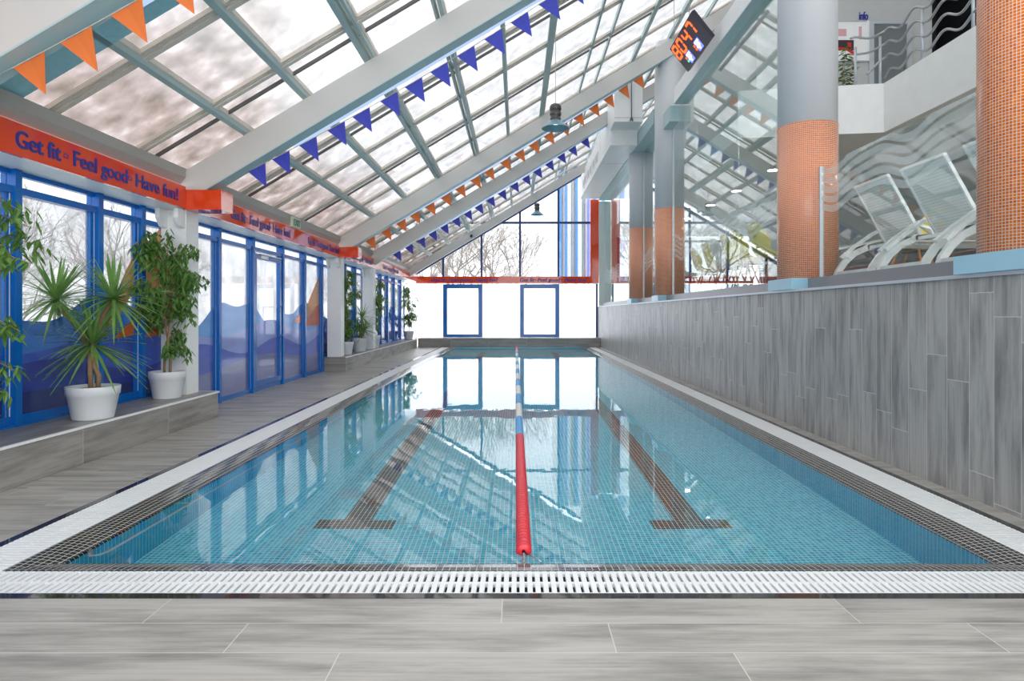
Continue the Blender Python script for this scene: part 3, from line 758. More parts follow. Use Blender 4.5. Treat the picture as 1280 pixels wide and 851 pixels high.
# ================================================================== BUNTING
def bunting(y, p0, p1, n, mat, label, xs=None, sag=.06):
    """rope from p0=(x,z) to p1 with n pennants"""
    t = empty('bunting', (p0[0], y, p0[1])); tag(t, label, 'bunting', 'rows of pennants')
    L = math.hypot(p1[0]-p0[0], p1[1]-p0[1]); dx, dz = (p1[0]-p0[0])/L, (p1[1]-p0[1])/L
    def P(s):
        q = -sag*4*(s/L)*(1-s/L)
        return (p0[0]+dx*s, p0[1]+dz*s+q)
    b = MB(); b.tube([(P(L*k/20)[0], y, P(L*k/20)[1]) for k in range(21)], .004, 'cord', 5); wpart(b, 'rope', t)
    pitch = (L-.5)/(n-1) if not xs else None
    rr = random.Random(int(y*10))
    for k in range(n):
        s0 = .12+pitch*k+rr.uniform(-.02, .02) if not xs else xs[k]
        a = P(s0); c = P(s0+.235); m_ = ((a[0]+c[0])/2, (a[1]+c[1])/2); ux, uz = (c[0]-a[0])/.235, (c[1]-a[1])/.235
        tip = (m_[0]+uz*.27, m_[1]-ux*.27); tw = rr.uniform(-.03, .03)
        b = MB()
        # slightly bowed cloth: subdivided triangle
        vs = []; fs = []; q = 5
        for i in range(q+1):
            u = i/q
            l = (a[0]+(tip[0]-a[0])*u, a[1]+(tip[1]-a[1])*u); r = (c[0]+(tip[0]-c[0])*u, c[1]+(tip[1]-c[1])*u)
            for j in range(3):
                v_ = j/2; vs.append((l[0]+(r[0]-l[0])*v_, y+tw*u+.012*math.sin(PI*v_)*(1-u), l[1]+(r[1]-l[1])*v_))
        n0 = len(vs); vs += [(x_, y_+.0025, z_) for x_, y_, z_ in vs]
        for off in (0, n0):
            for i in range(q):
                for j in range(2): fs.append((off+i*3+j, off+i*3+j+1, off+(i+1)*3+j+1, off+(i+1)*3+j))
        b.add(vs, fs, mat); wpart(b, 'pennant', t)
    return t
def brow(y, x0, n, pitch, mat, label, sag=.06):
    L = .5+(n-1)*pitch; xe = x0+L*.8575
    bunting(y, (x0, ZE(x0, 4.77)), (xe, ZE(xe, 4.77)), n, mat, label, sag=sag)
brow(4.10, -3.33, 9, .36, 'flagO', 'nearest row of large orange pennants in the upper left corner')
brow(7.40, -3.23, 15, .356, 'flagB', 'long row of blue pennants slanting below the second rafter', .13)
brow(13.80, -3.37, 19, .373, 'flagO', 'row of small orange pennants slanting to the air duct')
brow(16.90, -3.38, 17, .36, 'flagB', 'farthest row of small blue pennants below the orange ones')

# ================================================================== PENDANT LAMPS
def pendant(x, y, z, label):
    t = empty('pendant_lamp', (x, y, z)); tag(t, label, 'lamp', 'bell pendant lamps')
    b = MB(); b.lathe([(.21, 0), (.205, .006), (.16, .05), (.09, .10), (.075, .13)], (0, 0, 0), 'lampshade', 32); shd = b.build('lamp_shade', t)
    b = MB(); b.lathe([(.0, .12), (.08, .12), (.085, .15), (.075, .155), (.075, .19), (.088, .20), (.088, .24), (.075, .25), (.075, .27), (.088, .275), (.088, .33), (.07, .36), (0, .37)], (0, 0, 0), 'lampbody', 24); b.build('lamp_housing', t)
    b = MB(); b.lathe([(0, .07), (.05, .07), (.05, .12)], (0, 0, 0), 'ledwhite', 16); b.build('bulb', shd)
    b = MB(); b.tube([(0, 0, .36), (0, 0, ZE(x, 5.16)-z)], .005, 'cord', 6); b.build('lamp_cord', t)
pendant(.58, 9.7, 4.05, 'nearer bell lamp hanging before the orange pennants')
pendant(.63, 20.3, 4.37, 'far small bell lamp in front of the end window')

# ================================================================== CLOCK BOARD
t = empty('clock_board', (3.044, 10.7, 5.556)); tag(t, 'dark digital clock board with red digits hanging near the third column', 'clock')
t.rotation_euler = (0, -.669, 0)
BY0, BY1, BH = -.70, .72, .52     # local frame: board stands on z = 0 facing -x, then leans over the pool
b = MB(); b.box(0, .06, BY0, BY1, 0, BH, 'black'); b.build('casing', t)
SEG = {'8': 'abcdefg', '0': 'abcdef', '4': 'fgbc', '7': 'abc'}
def digit(ch, yl, z0, w_, h, st, mat):
    yr = yl-w_; zm = z0+h/2; z1 = z0+h; x = -.001; root = None
    S_ = {'a': (yl, yr, z1, z1), 'g': (yl, yr, zm, zm), 'd': (yl, yr, z0, z0), 'f': (yl, yl, zm, z1), 'b': (yr, yr, zm, z1), 'e': (yl, yl, z0, zm), 'c': (yr, yr, z0, zm)}
    root = empty('digit'); root.parent = t
    for sgm in SEG[ch]:
        ya, yb, za, zb = S_[sgm]; b = MB()
        if ya == yb: b.box(x-.006, x, ya-st/2, ya+st/2, za+st*.3, zb-st*.3, mat) if zb > za else None
        else: b.box(x-.006, x, yb+st*.3, ya-st*.3, za-st/2, za+st/2, mat)
        b.build('segment', root)
for ch, yl in zip('8047', (.66, .37, .04, -.25)): digit(ch, yl, .25, .19, .225, .040, 'digit')
for q, yl in enumerate((.36, -.14)):
    b = MB()
    w0 = [(0, .155), (0, .115), (.03, .115), (.03, .08), (0, .08), (0, .04), (.05, .04), (.05, .0), (.10, .0), (.10, .04), (.15, .06), (.15, .10), (.10, .115), (.17, .12), (.17, .155)]
    def P_(g, x): return [(yl-(a_-.085)*g-.085, .045+(b_-.078)*g+.078) for a_, b_ in w0]
    b.prism(P_(1.0, 0), 'x', -.006, -.003, 'ledwhite'); b.build('small_digit', t)['label'] = 'small white digit'
    b = MB(); b.box(-.0025, -.0005, yl-.195, yl+.02, .03, .215, 'ledblue'); b.build('blue_backlight', t)
    for zz_, m_ in ((.16, 'digit'), (.10, 'ledgreen' if q == 0 else 'digit')):
        b = MB(); b.box(-.006, -.001, yl+.045, yl+.085, zz_-.02, zz_+.02, m_); b.build('indicator', t)
for y in (-.5, .5):
    b = MB(); b.tube([(.03, y, BH), (.03+.62*1.0*.9, y, BH+.784*.9)], .006, 'cord', 6); b.build('hanging_wire', t)
# EXIT sign
t = empty('exit_sign', (-3.74, 10.8, 2.69)); tag(t, 'small pale green EXIT sign on the orange board above the door', 'sign')
b = MB(); b.box(-3.767, -3.72, 10.62, 10.99, 2.691, 2.86, 'exit'); wpart(b, 'panel', t)
text('EXIT', .15, '+X', (-3.719, 10.65, 2.72), 'exitdk', 'lettering', t, width=.30, bold=.003)
# small camera on the end rafter
b = MB(); b.lathe([(0, 0), (.05, 0), (.05, .08), (0, .1)], (-1.6, 22.3, 3.95), 'black', 16, 'y')
o = b.build('security_camera', loc=(-1.6, 22.35, 3.9)); tag(o, 'tiny dark camera fixed to the farthest rafter', 'camera')

# ================================================================== POOL GEAR
def grate(along, a0, a1, c0, c1, label, flip=False):
    """bars run across; ribs run along"""
    b = MB(); pitch = .0365; n = int((a1-a0)/pitch)
    for i in range(n):
        p = a0+pitch*(i+.5); q0, q1 = p-.0115, p+.0115
        if along == 'x': b.box(q0, q1, c0, c1, -.022, -.001, 'grate')
        else: b.box(c0, c1, q0, q1, -.022, -.001, 'grate')
    mid = (c0+c1)/2
    for r0, r1 in ((c0, c0+.014), (mid-.008, mid+.008), (c1-.014, c1)):
        if along == 'x': b.box(a0, a1, r0, r1, -.024, -.003 if r0 != mid-.008 else -.004, 'grate')
        else: b.box(r0, r1, a0, a1, -.024, -.003, 'grate')
    loc = ((a0+a1)/2, mid, -.022) if along == 'x' else (mid, (a0+a1)/2, -.022)
    o = b.build('overflow_grating', loc=loc); tag(o, label, 'grating', 'white slotted overflow gratings')
grate('x', GXL0, GXR1, 2.86, YF-.005, 'white slotted grating along the near end of the pool')
grate('y', YF, 23.49, GXL0+.002, GXL1-.005, 'white slotted grating along the left side of the pool')
grate('y', YF, 23.49, GXR0+.005, GXR1-.002, 'white slotted grating along the right side of the pool')
# lane rope
RX = lambda y: .035-(y-3.3)*.0027
rope = empty('lane_rope', (RX(3.3), 3.3, WZ)); tag(rope, 'lane rope of red, blue and white floats down the middle of the pool', 'rope')
b = MB(); b.tube([(RX(3.3), 3.28, WZ), (RX(23.4), 23.4, WZ)], .006, 'steel', 6); wpart(b, 'cable', rope)
def float_mesh(b, y, mat, r=.042):
    h = .0225; b.lathe([(.010, -h), (r*.86, -h), (r, -h*.6), (r, -.003), (r*.9, 0), (r, .003), (r, h*.6), (r*.86, h), (.010, h)], (RX(y), y, WZ+.012), mat, 18, 'y')
def colour(y):
    if y < 6.5 or y > 20.9: return 'red'
    return 'fblue' if int((y-6.5)/1.1) % 2 == 0 else 'fwhite'
base = {}
y = 3.40; k = 0; rest = MB()
while y < 23.3:
    c = colour(y)
    if k < 100:
        if c not in base:
            b = MB(); h = .0225; r = .042
            b.lathe([(.010, -h), (r*.86, -h), (r, -h*.6), (r, -.003), (r*.9, 0), (r, .003), (r, h*.6), (r*.86, h), (.010, h)], (0, 0, 0), c, 18, 'y')
            base[c] = b.build('float_disc', rope); o = base[c]
        else:
            o = base[c].copy(); COL.objects.link(o); o.parent = rope
        o.location = (RX(y)-rope.location.x, y-rope.location.y, .012)
        o['label'] = {'red': 'red float', 'fblue': 'blue float', 'fwhite': 'white float'}[c]
    else: float_mesh(rest, y, c)
    y += .05; k += 1
o = wpart(rest, 'float_disc', rope); o['kind'] = 'stuff'; o['label'] = 'the many small floats farther along the rope'
b = MB()   # turnbuckle and chain at the near end
for i in range(5):
    yy = 3.36-.028*i; b.tube([(RX(yy)+.008*math.cos(t_), yy+.014*math.sin(t_), WZ+.008*(1 if i % 2 else .2)) for t_ in [j*2*PI/8 for j in range(9)]], .003, 'steel', 5)
b.tube([(RX(3.3)+.01, 3.37, WZ+.01), (RX(3.3)+.09, 3.262, WZ+.004)], .004, 'steel', 5)
wpart(b, 'chain', rope, 'steel chain')
# underwater hand rail
b = MB(); rx = -2.19; rz_ = -.035
b.tube([(xl+.0, 3.45, rz_), (rx-.05, 3.36, rz_), (rx-.015, 3.38, rz_), (rx, 3.42, rz_), (rx, 3.5, rz_), (rx, 12.5, rz_)], .011, 'alu', 8)
for yy in (4.3, 6.2, 8.1, 10, 11.9): b.tube([(xl, yy, rz_), (rx, yy, rz_)], .008, 'alu', 6)
o = b.build('hand_rail', loc=(rx, 8, rz_)); tag(o, 'thin steel hand rail just under the water along the left side', 'rail')

# ================================================================== PLANTS
def make_pot(t, r, h, mat='pot'):
    b = MB(); b.lathe([(0, 0), (r*.74, 0), (r*.76, .01), (r*.93, h*.72), (r*.97, h*.74), (r, h*.98), (r*.99, h), (r*.93, h), (r*.9, h*.9)], (0, 0, 0), mat, 32)
    po = b.build('pot', t)
    b = MB(); b.lathe([(0, h*.9), (r*.92, h*.89)], (0, 0, 0), 'soil', 20); b.build('soil', po)
def leaf(b, p, d, L, wd, mat, droop=.3, up=Vector((0, 0, 1))):
    d = d.normalized(); s = d.cross(up)
    if s.length < 1e-3: s = Vector((1, 0, 0))
    s.normalize(); nn = s.cross(d)
    pts = [p, p+d*L*.33+s*wd*.5-nn*.1*wd, p+d*L*.33-s*wd*.5-nn*.1*wd, p+d*L*.38+nn*wd*.12, p+d*L*.7+s*wd*.36-Vector((0, 0, droop*L*.25)), p+d*L*.7-s*wd*.36-Vector((0, 0, droop*L*.25)), p+d*L-Vector((0, 0, droop*L*.5))]
    b.add(pts, [(0, 1, 3), (0, 3, 2), (1, 4, 6, 3), (3, 6, 5, 2)], mat)
def ficus(x, y, h, r, pr, ph, label, n=700, seed=1, mat='leaf', low=.45, spread=1.0, group=None, lean=0, pot=True):
    R = random.Random(seed); t = empty('potted_ficus', (x, y, .313)); tag(t, label, 'plant', group)
    make_pot(t, pr, ph)
    trunk = MB()
    tips = []
    for k in range(2):
        a0 = k*PI+R.uniform(-.4, .4); pts = []; rs = []
        for i in range(13):
            u = i/12; ang = a0+u*5; rad = .018*(1-u*.2)+.012
            pts.append((rad*math.cos(ang)+lean*u, rad*math.sin(ang), ph*.85+(h*.62-ph*.85)*u)); rs.append(.015*(1-u*.5))
        trunk.tube(pts, rs, 'bark', 7)
        tips.append(Vector(pts[-1]))
    br = []
    nb = 34
    for i in range(nb):
        u = R.random(); z0 = ph+(h*.95-ph)*(low+(1-low)*u); z0 = min(z0, h*.93)
        a = R.uniform(0, 2*PI); rr = r*(1-.55*abs((z0/h)-.72)/.5)*R.uniform(.55, 1.0)*spread
        p0 = Vector((lean*z0/h, 0, z0*.86)); p1 = Vector((lean+rr*.6*math.cos(a), rr*.6*math.sin(a), z0+.05)); p2 = Vector((lean+rr*math.cos(a), rr*math.sin(a), z0-.06*R.random()-.02))
        pts = [p0, (p0+p1)/2+Vector((0, 0, .02)), p1, p2]
        trunk.tube(pts, [.006, .005, .0035, .002], 'bark', 4)
        br.append(pts)
    trunk.tube([Vector((lean*.6, 0, h*.55)), Vector((lean, 0, h*.95))], [.008, .003], 'bark', 5)
    br.append([Vector((lean*.6, 0, h*.55)), Vector((lean*.7, 0, h*.7)), Vector((lean*.9, 0, h*.85)), Vector((lean, 0, h*.97))])
    tk = trunk.build('trunk', t)
    lv = MB()
    for i in range(n):
        pts = R.choice(br); u = R.uniform(.8, 2.99); k = int(u); f = u-k
        p = pts[k]*(1-f)+pts[k+1]*f+Vector((R.uniform(-.05, .05), R.uniform(-.05, .05), R.uniform(-.07, .05)))
        a = R.uniform(0, 2*PI); d = Vector((math.cos(a), math.sin(a), R.uniform(-2.2, -.1)))
        leaf(lv, p, d, R.uniform(.06, .10), R.uniform(.026, .038), mat, .5)
    lv.build('foliage', tk)
    return t
ficus(-3.88, 7.10, 1.90, .46, .19, .295, 'tall bushy weeping fig in a white pot beside the nearest pale post', 1900, 3, low=.15)
ficus(-3.80, 4.25, 1.80, .66, .21, .3, 'leafy weeping fig partly cut off by the left edge of the photo', 2200, 5, low=.05, spread=1.1)
ficus(-3.90, 14.55, 2.0, .40, .18, .29, 'tall weeping fig just behind the second pale post, first on the far ledge', 1500, 7, 'leaf2' if False else 'leaf', low=.1)
ficus(-3.90, 17.35, 1.95, .48, .19, .34, 'third plant of the far ledge, a wide pale weeping fig', 1500, 9, 'leaf2', low=.1)
ficus(-3.90, 23.0, 1.95, .46, .19, .3, 'last weeping fig in the far corner of the hall', 1300, 11, 'leaf2', low=.15)
def rosette(b, c, n, L, R, tilt=0):
    for i in range(n):
        a = 2.399*i+R.uniform(-.2, .2); el = R.uniform(-.75, 1.2); LL = L*R.uniform(.75, 1.05)
        d = Vector((math.cos(a)*math.cos(el), math.sin(a)*math.cos(el), math.sin(el)))
        s = d.cross(Vector((0, 0, 1))); s = s.normalized() if s.length > .01 else Vector((1, 0, 0))
        pts = []; m_ = 6
        for k in range(m_+1):
            u = k/m_; p = c+d*LL*u+Vector((0, 0, -.22*LL*u*u*math.cos(el))); w_ = .0105*(1-u)**.6*(.6+1.2*min(1, u*4))
            pts += [p-s*w_, p+Vector((0, 0, -.004)), p+s*w_]
        fs = []
        for k in range(m_):
            for j in range(2): fs.append((k*3+j, k*3+j+1, (k+1)*3+j+1, (k+1)*3+j))
        b.add(pts, fs, 'blade')
def dracaena(x, y, label, heads, pr, ph, L, seed, n=60):
    R = random.Random(seed); t = empty('potted_dracaena', (x, y, .313)); tag(t, label, 'plant'); make_pot(t, pr, ph)
    for (path, k) in heads:
        b = MB(); b.tube(path, [.02]*(len(path)-1)+[.014], 'bark', 8); sm = b.build('stem', t)
        b = MB(); rosette(b, Vector(path[-1]), n, L, R); b.build('leaf_rosette', sm)
dracaena(-3.79, 5.72, 'spiky three-headed dracaena in a white pot on the near ledge',
    [([(-.02, 0, .27), (-.03, 0, .45), (-.04, .01, .58), (-.12, .02, .78), (-.26, .0, .94), (-.33, 0, 1.06)], 0),
     ([(.03, .02, .27), (.04, .02, .38), (-.01, .03, .46), (0, .03, .58), (-.02, .02, .66)], 1),
     ([(-.04, .01, .55), (.0, .03, .75), (.08, .05, .96), (.15, .05, 1.07)], 2)], .215, .29, .52, 4, 90)
dracaena(-3.88, 15.75, 'low spiky dracaena between the two tall figs of the far ledge',
    [([(0, 0, .25), (0, .02, .5), (-.05, .02, .62)], 0), ([(.03, 0, .25), (.08, 0, .4), (.12, 0, .52)], 1), ([(0, 0, .3), (.05, .05, .7), (.05, .05, .85)], 2)], .19, .33, .42, 8, 44)

# ================================================================== UPPER DECK (behind the glass)
b = MB(); b.box(3.42, 9.2, -2.5, YEND, 1.4, DZ, 'deckfloor'); b.build('floor_deck', kind='structure')
b = MB(); b.box(9.2, 9.35, -2.5, YEND, DZ, 8.75, 'cafewall'); b.build('wall_deck', kind='structure')
b = MB()   # ceiling of the cafe = slab of the upper floor
b.prism([(6.0, -2.5), (9.2, -2.5), (9.2, YEND), (3.7, YEND), (3.7, 10.75), (6.0, 10.40)], 'z', 4.17, 4.55, 'white')
b.build('ceiling_deck', kind='structure')
b = MB(); b.box(6.11, 9.2, -2.5, YEND, 8.75, 8.85, 'white'); b.build('ceiling_upper', kind='structure')
# parapet: in front of the slab edge
t = empty('balcony_parapet', (5.98, 10.4, 4.17)); tag(t, 'white balcony parapet above the loungers', 'parapet')
b = MB(); b.prism([(5.9, -2.5), (5.995, -2.5), (5.995, 10.395), (3.7, 10.745), (3.7, 10.64), (5.9, 10.30)], 'z', 4.16, 4.95, 'white'); wpart(b, 'panel', t)
# railing on the parapet: four wavy rails and posts
t = empty('balcony_railing', (5.95, 10.35, 4.95)); tag(t, 'steel balcony railing of four wavy tubes on the white parapet', 'railing')
def path(s):     # s metres from the corner, negative = along the short front
    if s < 0: return (5.95+s, 10.35-s*-.0, )
    return (5.95, 10.35-s)
for k in range(4):
    pts = []
    h0 = .18+.21*k; i = 0
    s = -.62+.02*k
    smin = {0: -.05, 1: -.30, 2: -.5, 3: -.6}[k]
    while s < 6.0:
        if s >= smin-.001:
            xx, yy = path(s); end_ = max(0, 1-(s-smin)/.35)
            pts.append((xx, yy, 4.95+h0+.065*math.sin(2*PI*(s+.1)/.68)-.16*end_*end_))
        s += .06
    b = MB(); b.tube(pts, .019, 'steel', 8); wpart(b, 'rail', t)
for s in (-.48, -.08, .95, 2.0, 3.0, 4.0, 5.0):
    xx, yy = path(s); b = MB(); b.tube([(xx, yy, 4.95), (xx, yy, 5.72 if s > -.3 else 5.55)], .022, 'alu', 8); wpart(b, 'post', t)
# upper wall with door, notice board, info
YU = 12.3
ux = lambda px: (px-646.5)*YU/800
uz = lambda py: 1.25+(391.5-py)*YU/800
b = MB(); b.prism([(4.6, 4.551), (ux(1165), 4.551), (ux(1165), 8.74), (6.1, 8.74), (4.6, ZE(4.6, 5.2))], 'y', YU, YU+.12, 'cafewall'); b.box(ux(1165), 9.2, YU+1.6, YU+1.7, 4.551, 8.74, 'cafedark'); b.box(ux(1165)-.1, ux(1165), YU+.121, YU+1.6, 4.551, 8.74, 'cafewall'); b.box(4.6, 4.72, YU+.121, YEND, 4.551, ZE(4.6, 5.19), 'cafewall')
b.box(9.1, 9.199, YU+.13, YU+1.59, 4.551, 8.74, 'cafedark'); b.build('wall_upper', kind='structure')  # dark sheets paint in the shade of the opening beside the door
root = empty('door_2'); root['kind'] = 'structure'
b = MB(); b.box(ux(1085), ux(1091), YU-.05, YU-.001, 4.551, uz(28), 'alu'); b.box(ux(1132), ux(1138), YU-.05, YU-.001, 4.551, uz(28), 'alu'); b.box(ux(1091), ux(1132), YU-.05, YU-.001, uz(31), uz(28), 'alu'); b.build('frame', root)
b = MB(); b.box(ux(1091), ux(1132), YU-.03, YU-.001, 4.56, uz(31), 'doorgrey'); b.build('leaf', root)
b = MB(); b.box(ux(1129), ux(1130.5), YU-.08, YU-.031, uz(95), uz(78), 'steel'); b.build('door_handle', root)
t = empty('notice_board', (ux(1060), YU-.03, uz(78))); tag(t, 'white notice board with a poster on the upper wall beside the grey door', 'board')
b = MB(); b.box(ux(1035), ux(1083), YU-.03, YU-.001, uz(77), uz(27), 'white'); wpart(b, 'panel', t)
b = MB(); b.box(ux(1082.5), ux(1085), YU-.045, YU-.03, uz(77), uz(27), 'grate'); b.box(ux(1035), ux(1082), YU-.045, YU-.03, uz(78), uz(76.5), 'alu'); b.box(ux(1035), ux(1082), YU-.045, YU-.03, uz(28), uz(27), 'alu'); wpart(b, 'frame', t)
b = MB(); b.box(ux(1046), ux(1066), YU-.034, YU-.0301, uz(74), uz(51), 'grate'); b.box(ux(1046), ux(1066), YU-.036, YU-.034, uz(64), uz(51), 'posterdk')
b.add([(ux(1046), YU-.0365, uz(63)), (ux(1056), YU-.0365, uz(63.5)), (ux(1066), YU-.0365, uz(70)), (ux(1066), YU-.0365, uz(65)), (ux(1056), YU-.0365, uz(60.5)), (ux(1046), YU-.0365, uz(60))], [(0, 1, 4, 5), (1, 2, 3, 4)], 'rednoise')
b.box(ux(1058), ux(1063), YU-.037, YU-.036, uz(60), uz(54), 'rednoise'); wpart(b, 'poster', t, 'dark and red poster')
b = MB(); b.box(ux(1072.5), ux(1076), YU-.033, YU-.0301, uz(50), uz(34), 'pinkmark'); wpart(b, 'pink_print', t); b = MB(); b.box(ux(1047), ux(1057), YU-.033, YU-.0301, uz(46), uz(37), 'pinkmark'); wpart(b, 'pink_print', t)
o = text('info', .22, '-Y', (ux(1073), YU-.012, uz(25)), 'navy', 'info_lettering', None, width=ux(1084)-ux(1073), bold=.006); tag(o, 'small dark blue word info on the wall above the notice board', 'lettering')
# leafy plant behind the parapet
R = random.Random(21); t = empty('potted_plant', (ux(1040)-.1, YU-.6, 4.551)); tag(t, 'green leafy plant on the balcony half hidden by the grey column', 'plant')
b = MB(); b.lathe([(0, 0), (.14, 0), (.18, .32), (.15, .32), (.14, .28), (0, .28)], (0, 0, 0), 'pot', 20); b.build('pot', t)
b = MB(); st = MB()
for k in range(7):
    a = R.uniform(0, 6.3); top = Vector((.2*math.cos(a), .12*math.sin(a), R.uniform(.6, 2.0))); st.tube([(0, 0, .25), (top.x*.4, top.y*.4, top.z*.6), top], [.008, .006, .003], 'bark', 5)
    for q in range(36):
        u = R.uniform(.25, 1); p = Vector((top.x*u, top.y*u, .25+(top.z-.25)*u)); an = R.uniform(0, 6.3); leaf(b, p, Vector((math.cos(an), math.sin(an), R.uniform(-.4, .5))), R.uniform(.09, .16), .05, 'leaf')
st.build('stem', t); b.build('foliage', t)
# downlights; the three by the loungers are added out of view to brighten the deck
DLY = ((5.2, 13.0), (5.2, 15.2), (5.2, 17.2), (5.2, 19.6), (6.7, 4.6), (6.7, 6.6), (6.7, 8.8))
for k, (x, y) in enumerate(DLY):
    t = empty('downlight', (x, y, 4.15)); tag(t, ['nearest round downlight behind the tall glass screen', 'second round downlight behind the tall glass screen', 'third round downlight behind the tall glass screen', 'farthest round downlight behind the tall glass screen', 'added downlight brightening the nearest lounger', 'added downlight brightening the deck between the loungers and the counter', 'added downlight brightening the yellow chair behind the loungers'][k], 'light', 'ceiling downlights')
    b = MB(); b.lathe([(.11, .0), (.13, .0), (.13, .019), (.11, .019)], (0, 0, 0), 'alu', 24); rg = b.build('ring', t)
    b = MB(); b.lathe([(0, .006), (.11, .006), (.11, .015), (0, .015)], (0, 0, 0), 'down', 24); b.build('disc', rg)
# dark service counter along the back of the cafe and grey screen wall
t = empty('serving_counter', (7.6, 13, DZ)); tag(t, 'long dark counter along the back of the upper deck', 'counter')
b = MB(); b.box(7.3, 7.9, 6, 19, DZ, DZ+1.05, 'darkgrey'); wpart(b, 'body', t)
b = MB(); b.box(7.22, 7.98, 5.95, 19.05, DZ+1.051, DZ+1.10, 'white'); wpart(b, 'worktop', t)

# sun loungers
def lounger(x, y, label):
    t = empty('sun_lounger', (x, y, DZ)); tag(t, label, 'lounger', 'white sun loungers'); w2 = .335
    for sy in (-w2, w2):
        b = MB(); b.strip([(.02, sy, .0), (.05, sy, .09), (.12, sy, .19), (.22, sy, .28), (.36, sy, .345), (.5, sy, .37)], .045, .06, 'y', 'lounge'); b.build('leg', t)
        b = MB(); b.strip([(.36, sy, .36), (.8, sy, .365), (1.4, sy, .365), (1.95, sy, .38)], .045, .055, 'y', 'lounge'); b.build('side_rail', t)
        b = MB(); b.strip([(1.85, sy, .36), (1.8, sy, .2), (1.84, sy, .0)], .045, .05, 'y', 'lounge'); b.build('leg', t)
        b = MB(); o_ = .035 if sy > 0 else -.035
        b.strip([(.10, sy+o_, .24), (.24, sy+o_, .36), (.44, sy+o_, .50), (.60, sy+o_, .575), (.95, sy+o_, .60), (1.08, sy+o_, .56), (1.16, sy+o_, .38)], .05, .032, 'y', 'lounge'); b.build('armrest', t)
    b = MB()
    for sy in (-w2+.03, w2-.03): b.strip([(.56, sy, .385), (.40, sy, .68), (.22, sy, 1.0)], .022, .03, 'y', 'lounge')
    b.strip([(.22, -w2+.02, 1.0), (.22, w2-.02, 1.0)], .03, .026, 'x', 'lounge'); b.strip([(.56, -w2+.02, .385), (.56, w2-.02, .385)], .03, .026, 'x', 'lounge')
    b.build('backrest_frame', t)
    b = MB(); b.strip([(.56, 0, .39), (.40, 0, .68), (.22, 0, 1.0)], 2*w2-.08, .006, 'y', 'textile'); b.build('backrest', t)
    b = MB(); b.strip([(.56, 0, .385), (1.2, 0, .385), (1.92, 0, .395)], 2*w2-.06, .006, 'y', 'textile'); b.build('seat', t)
    b = MB(); b.box(1.9, 1.94, -w2, w2, .355, .4, 'lounge'); b.box(.38, .42, -w2, w2, .33, .365, 'lounge'); b.box(.02, .05, -w2, w2, .05, .08, 'lounge'); b.build('cross_bar', t)
    b = MB(); b.tube([(.45, -.2, .62), (.75, -.2, .4)], .008, 'steel', 6); b.tube([(.45, .2, .62), (.75, .2, .4)], .008, 'steel', 6); b.build('support_strut', t)
lounger(3.46, 6.66, 'white sun lounger with mesh back standing beside the second nearest column')
lounger(3.46, 5.82, 'white sun lounger with mesh back, middle one behind the low screen')
lounger(3.46, 4.95, 'white sun lounger mostly hidden behind the nearest column')

# shell chairs
def shell(b, mat):
    prof = [(.24, .435), (.20, .445), (.08, .42), (-.06, .40), (-.16, .42), (-.23, .50), (-.27, .62), (-.31, .76), (-.34, .88)]
    wd = [.19, .225, .24, .245, .25, .25, .24, .215, .16]; cu = [.01, .03, .06, .08, .10, .11, .10, .06, .03]
    m_ = 9; V1 = []; V2 = []
    for (py, pz), w_, c in zip(prof, wd, cu):
        back = max(0, min(1, (pz-.42)/.15))
        for j in range(m_):
            u = -1+2*j/(m_-1); e = abs(u)**2.2
            y_ = py+c*1.3*e*back; z_ = pz+c*e*(1-back*.6)
            V1.append((u*w_, y_, z_)); V2.append((u*(w_+.004), y_-.008*back, z_-.008*(1-back)-.001))
    n = len(prof); fs = []
    for i in range(n-1):
        for j in range(m_-1): fs.append((i*m_+j, i*m_+j+1, (i+1)*m_+j+1, (i+1)*m_+j))
    k = len(V1); f2 = [tuple(q+k for q in reversed(f)) for f in fs]
    bd = [(0*m_+j) for j in range(m_)]+[i*m_+m_-1 for i in range(1, n)]+[(n-1)*m_+j for j in range(m_-2, -1, -1)]+[i*m_ for i in range(n-2, 0, -1)]
    rim = [(bd[i], bd[(i+1) % len(bd)], bd[(i+1) % len(bd)]+k, bd[i]+k) for i in range(len(bd))]
    b.add(V1+V2, fs+f2+rim, mat, True)
def chair(x, y, rz, mat, label, sc=1.15):
    t = empty('shell_chair', (x, y, DZ), rz); tag(t, label, 'chair', 'moulded shell chairs'); t.scale = (sc, sc, sc)
    b = MB(); shell(b, mat); o = b.build('seat_shell', t); md = o.modifiers.new('smooth', 'SUBSURF'); md.levels = 2; md.render_levels = 2
    for sx in (-1, 1):
        for sy in (-1, 1):
            b = MB(); b.tube([(sx*.10, sy*.11, .40), (sx*.23, sy*.23, .0)], [.014, .010], 'wood', 8); b.build('leg', t)
    b = MB(); b.tube([(-.15, -.15, .29), (.15, .15, .29)], .004, 'bardk', 5); b.tube([(.15, -.15, .29), (-.15, .15, .29)], .004, 'bardk', 5); b.box(-.11, .11, -.12, .12, .385, .395, 'bardk'); b.build('brace', t)
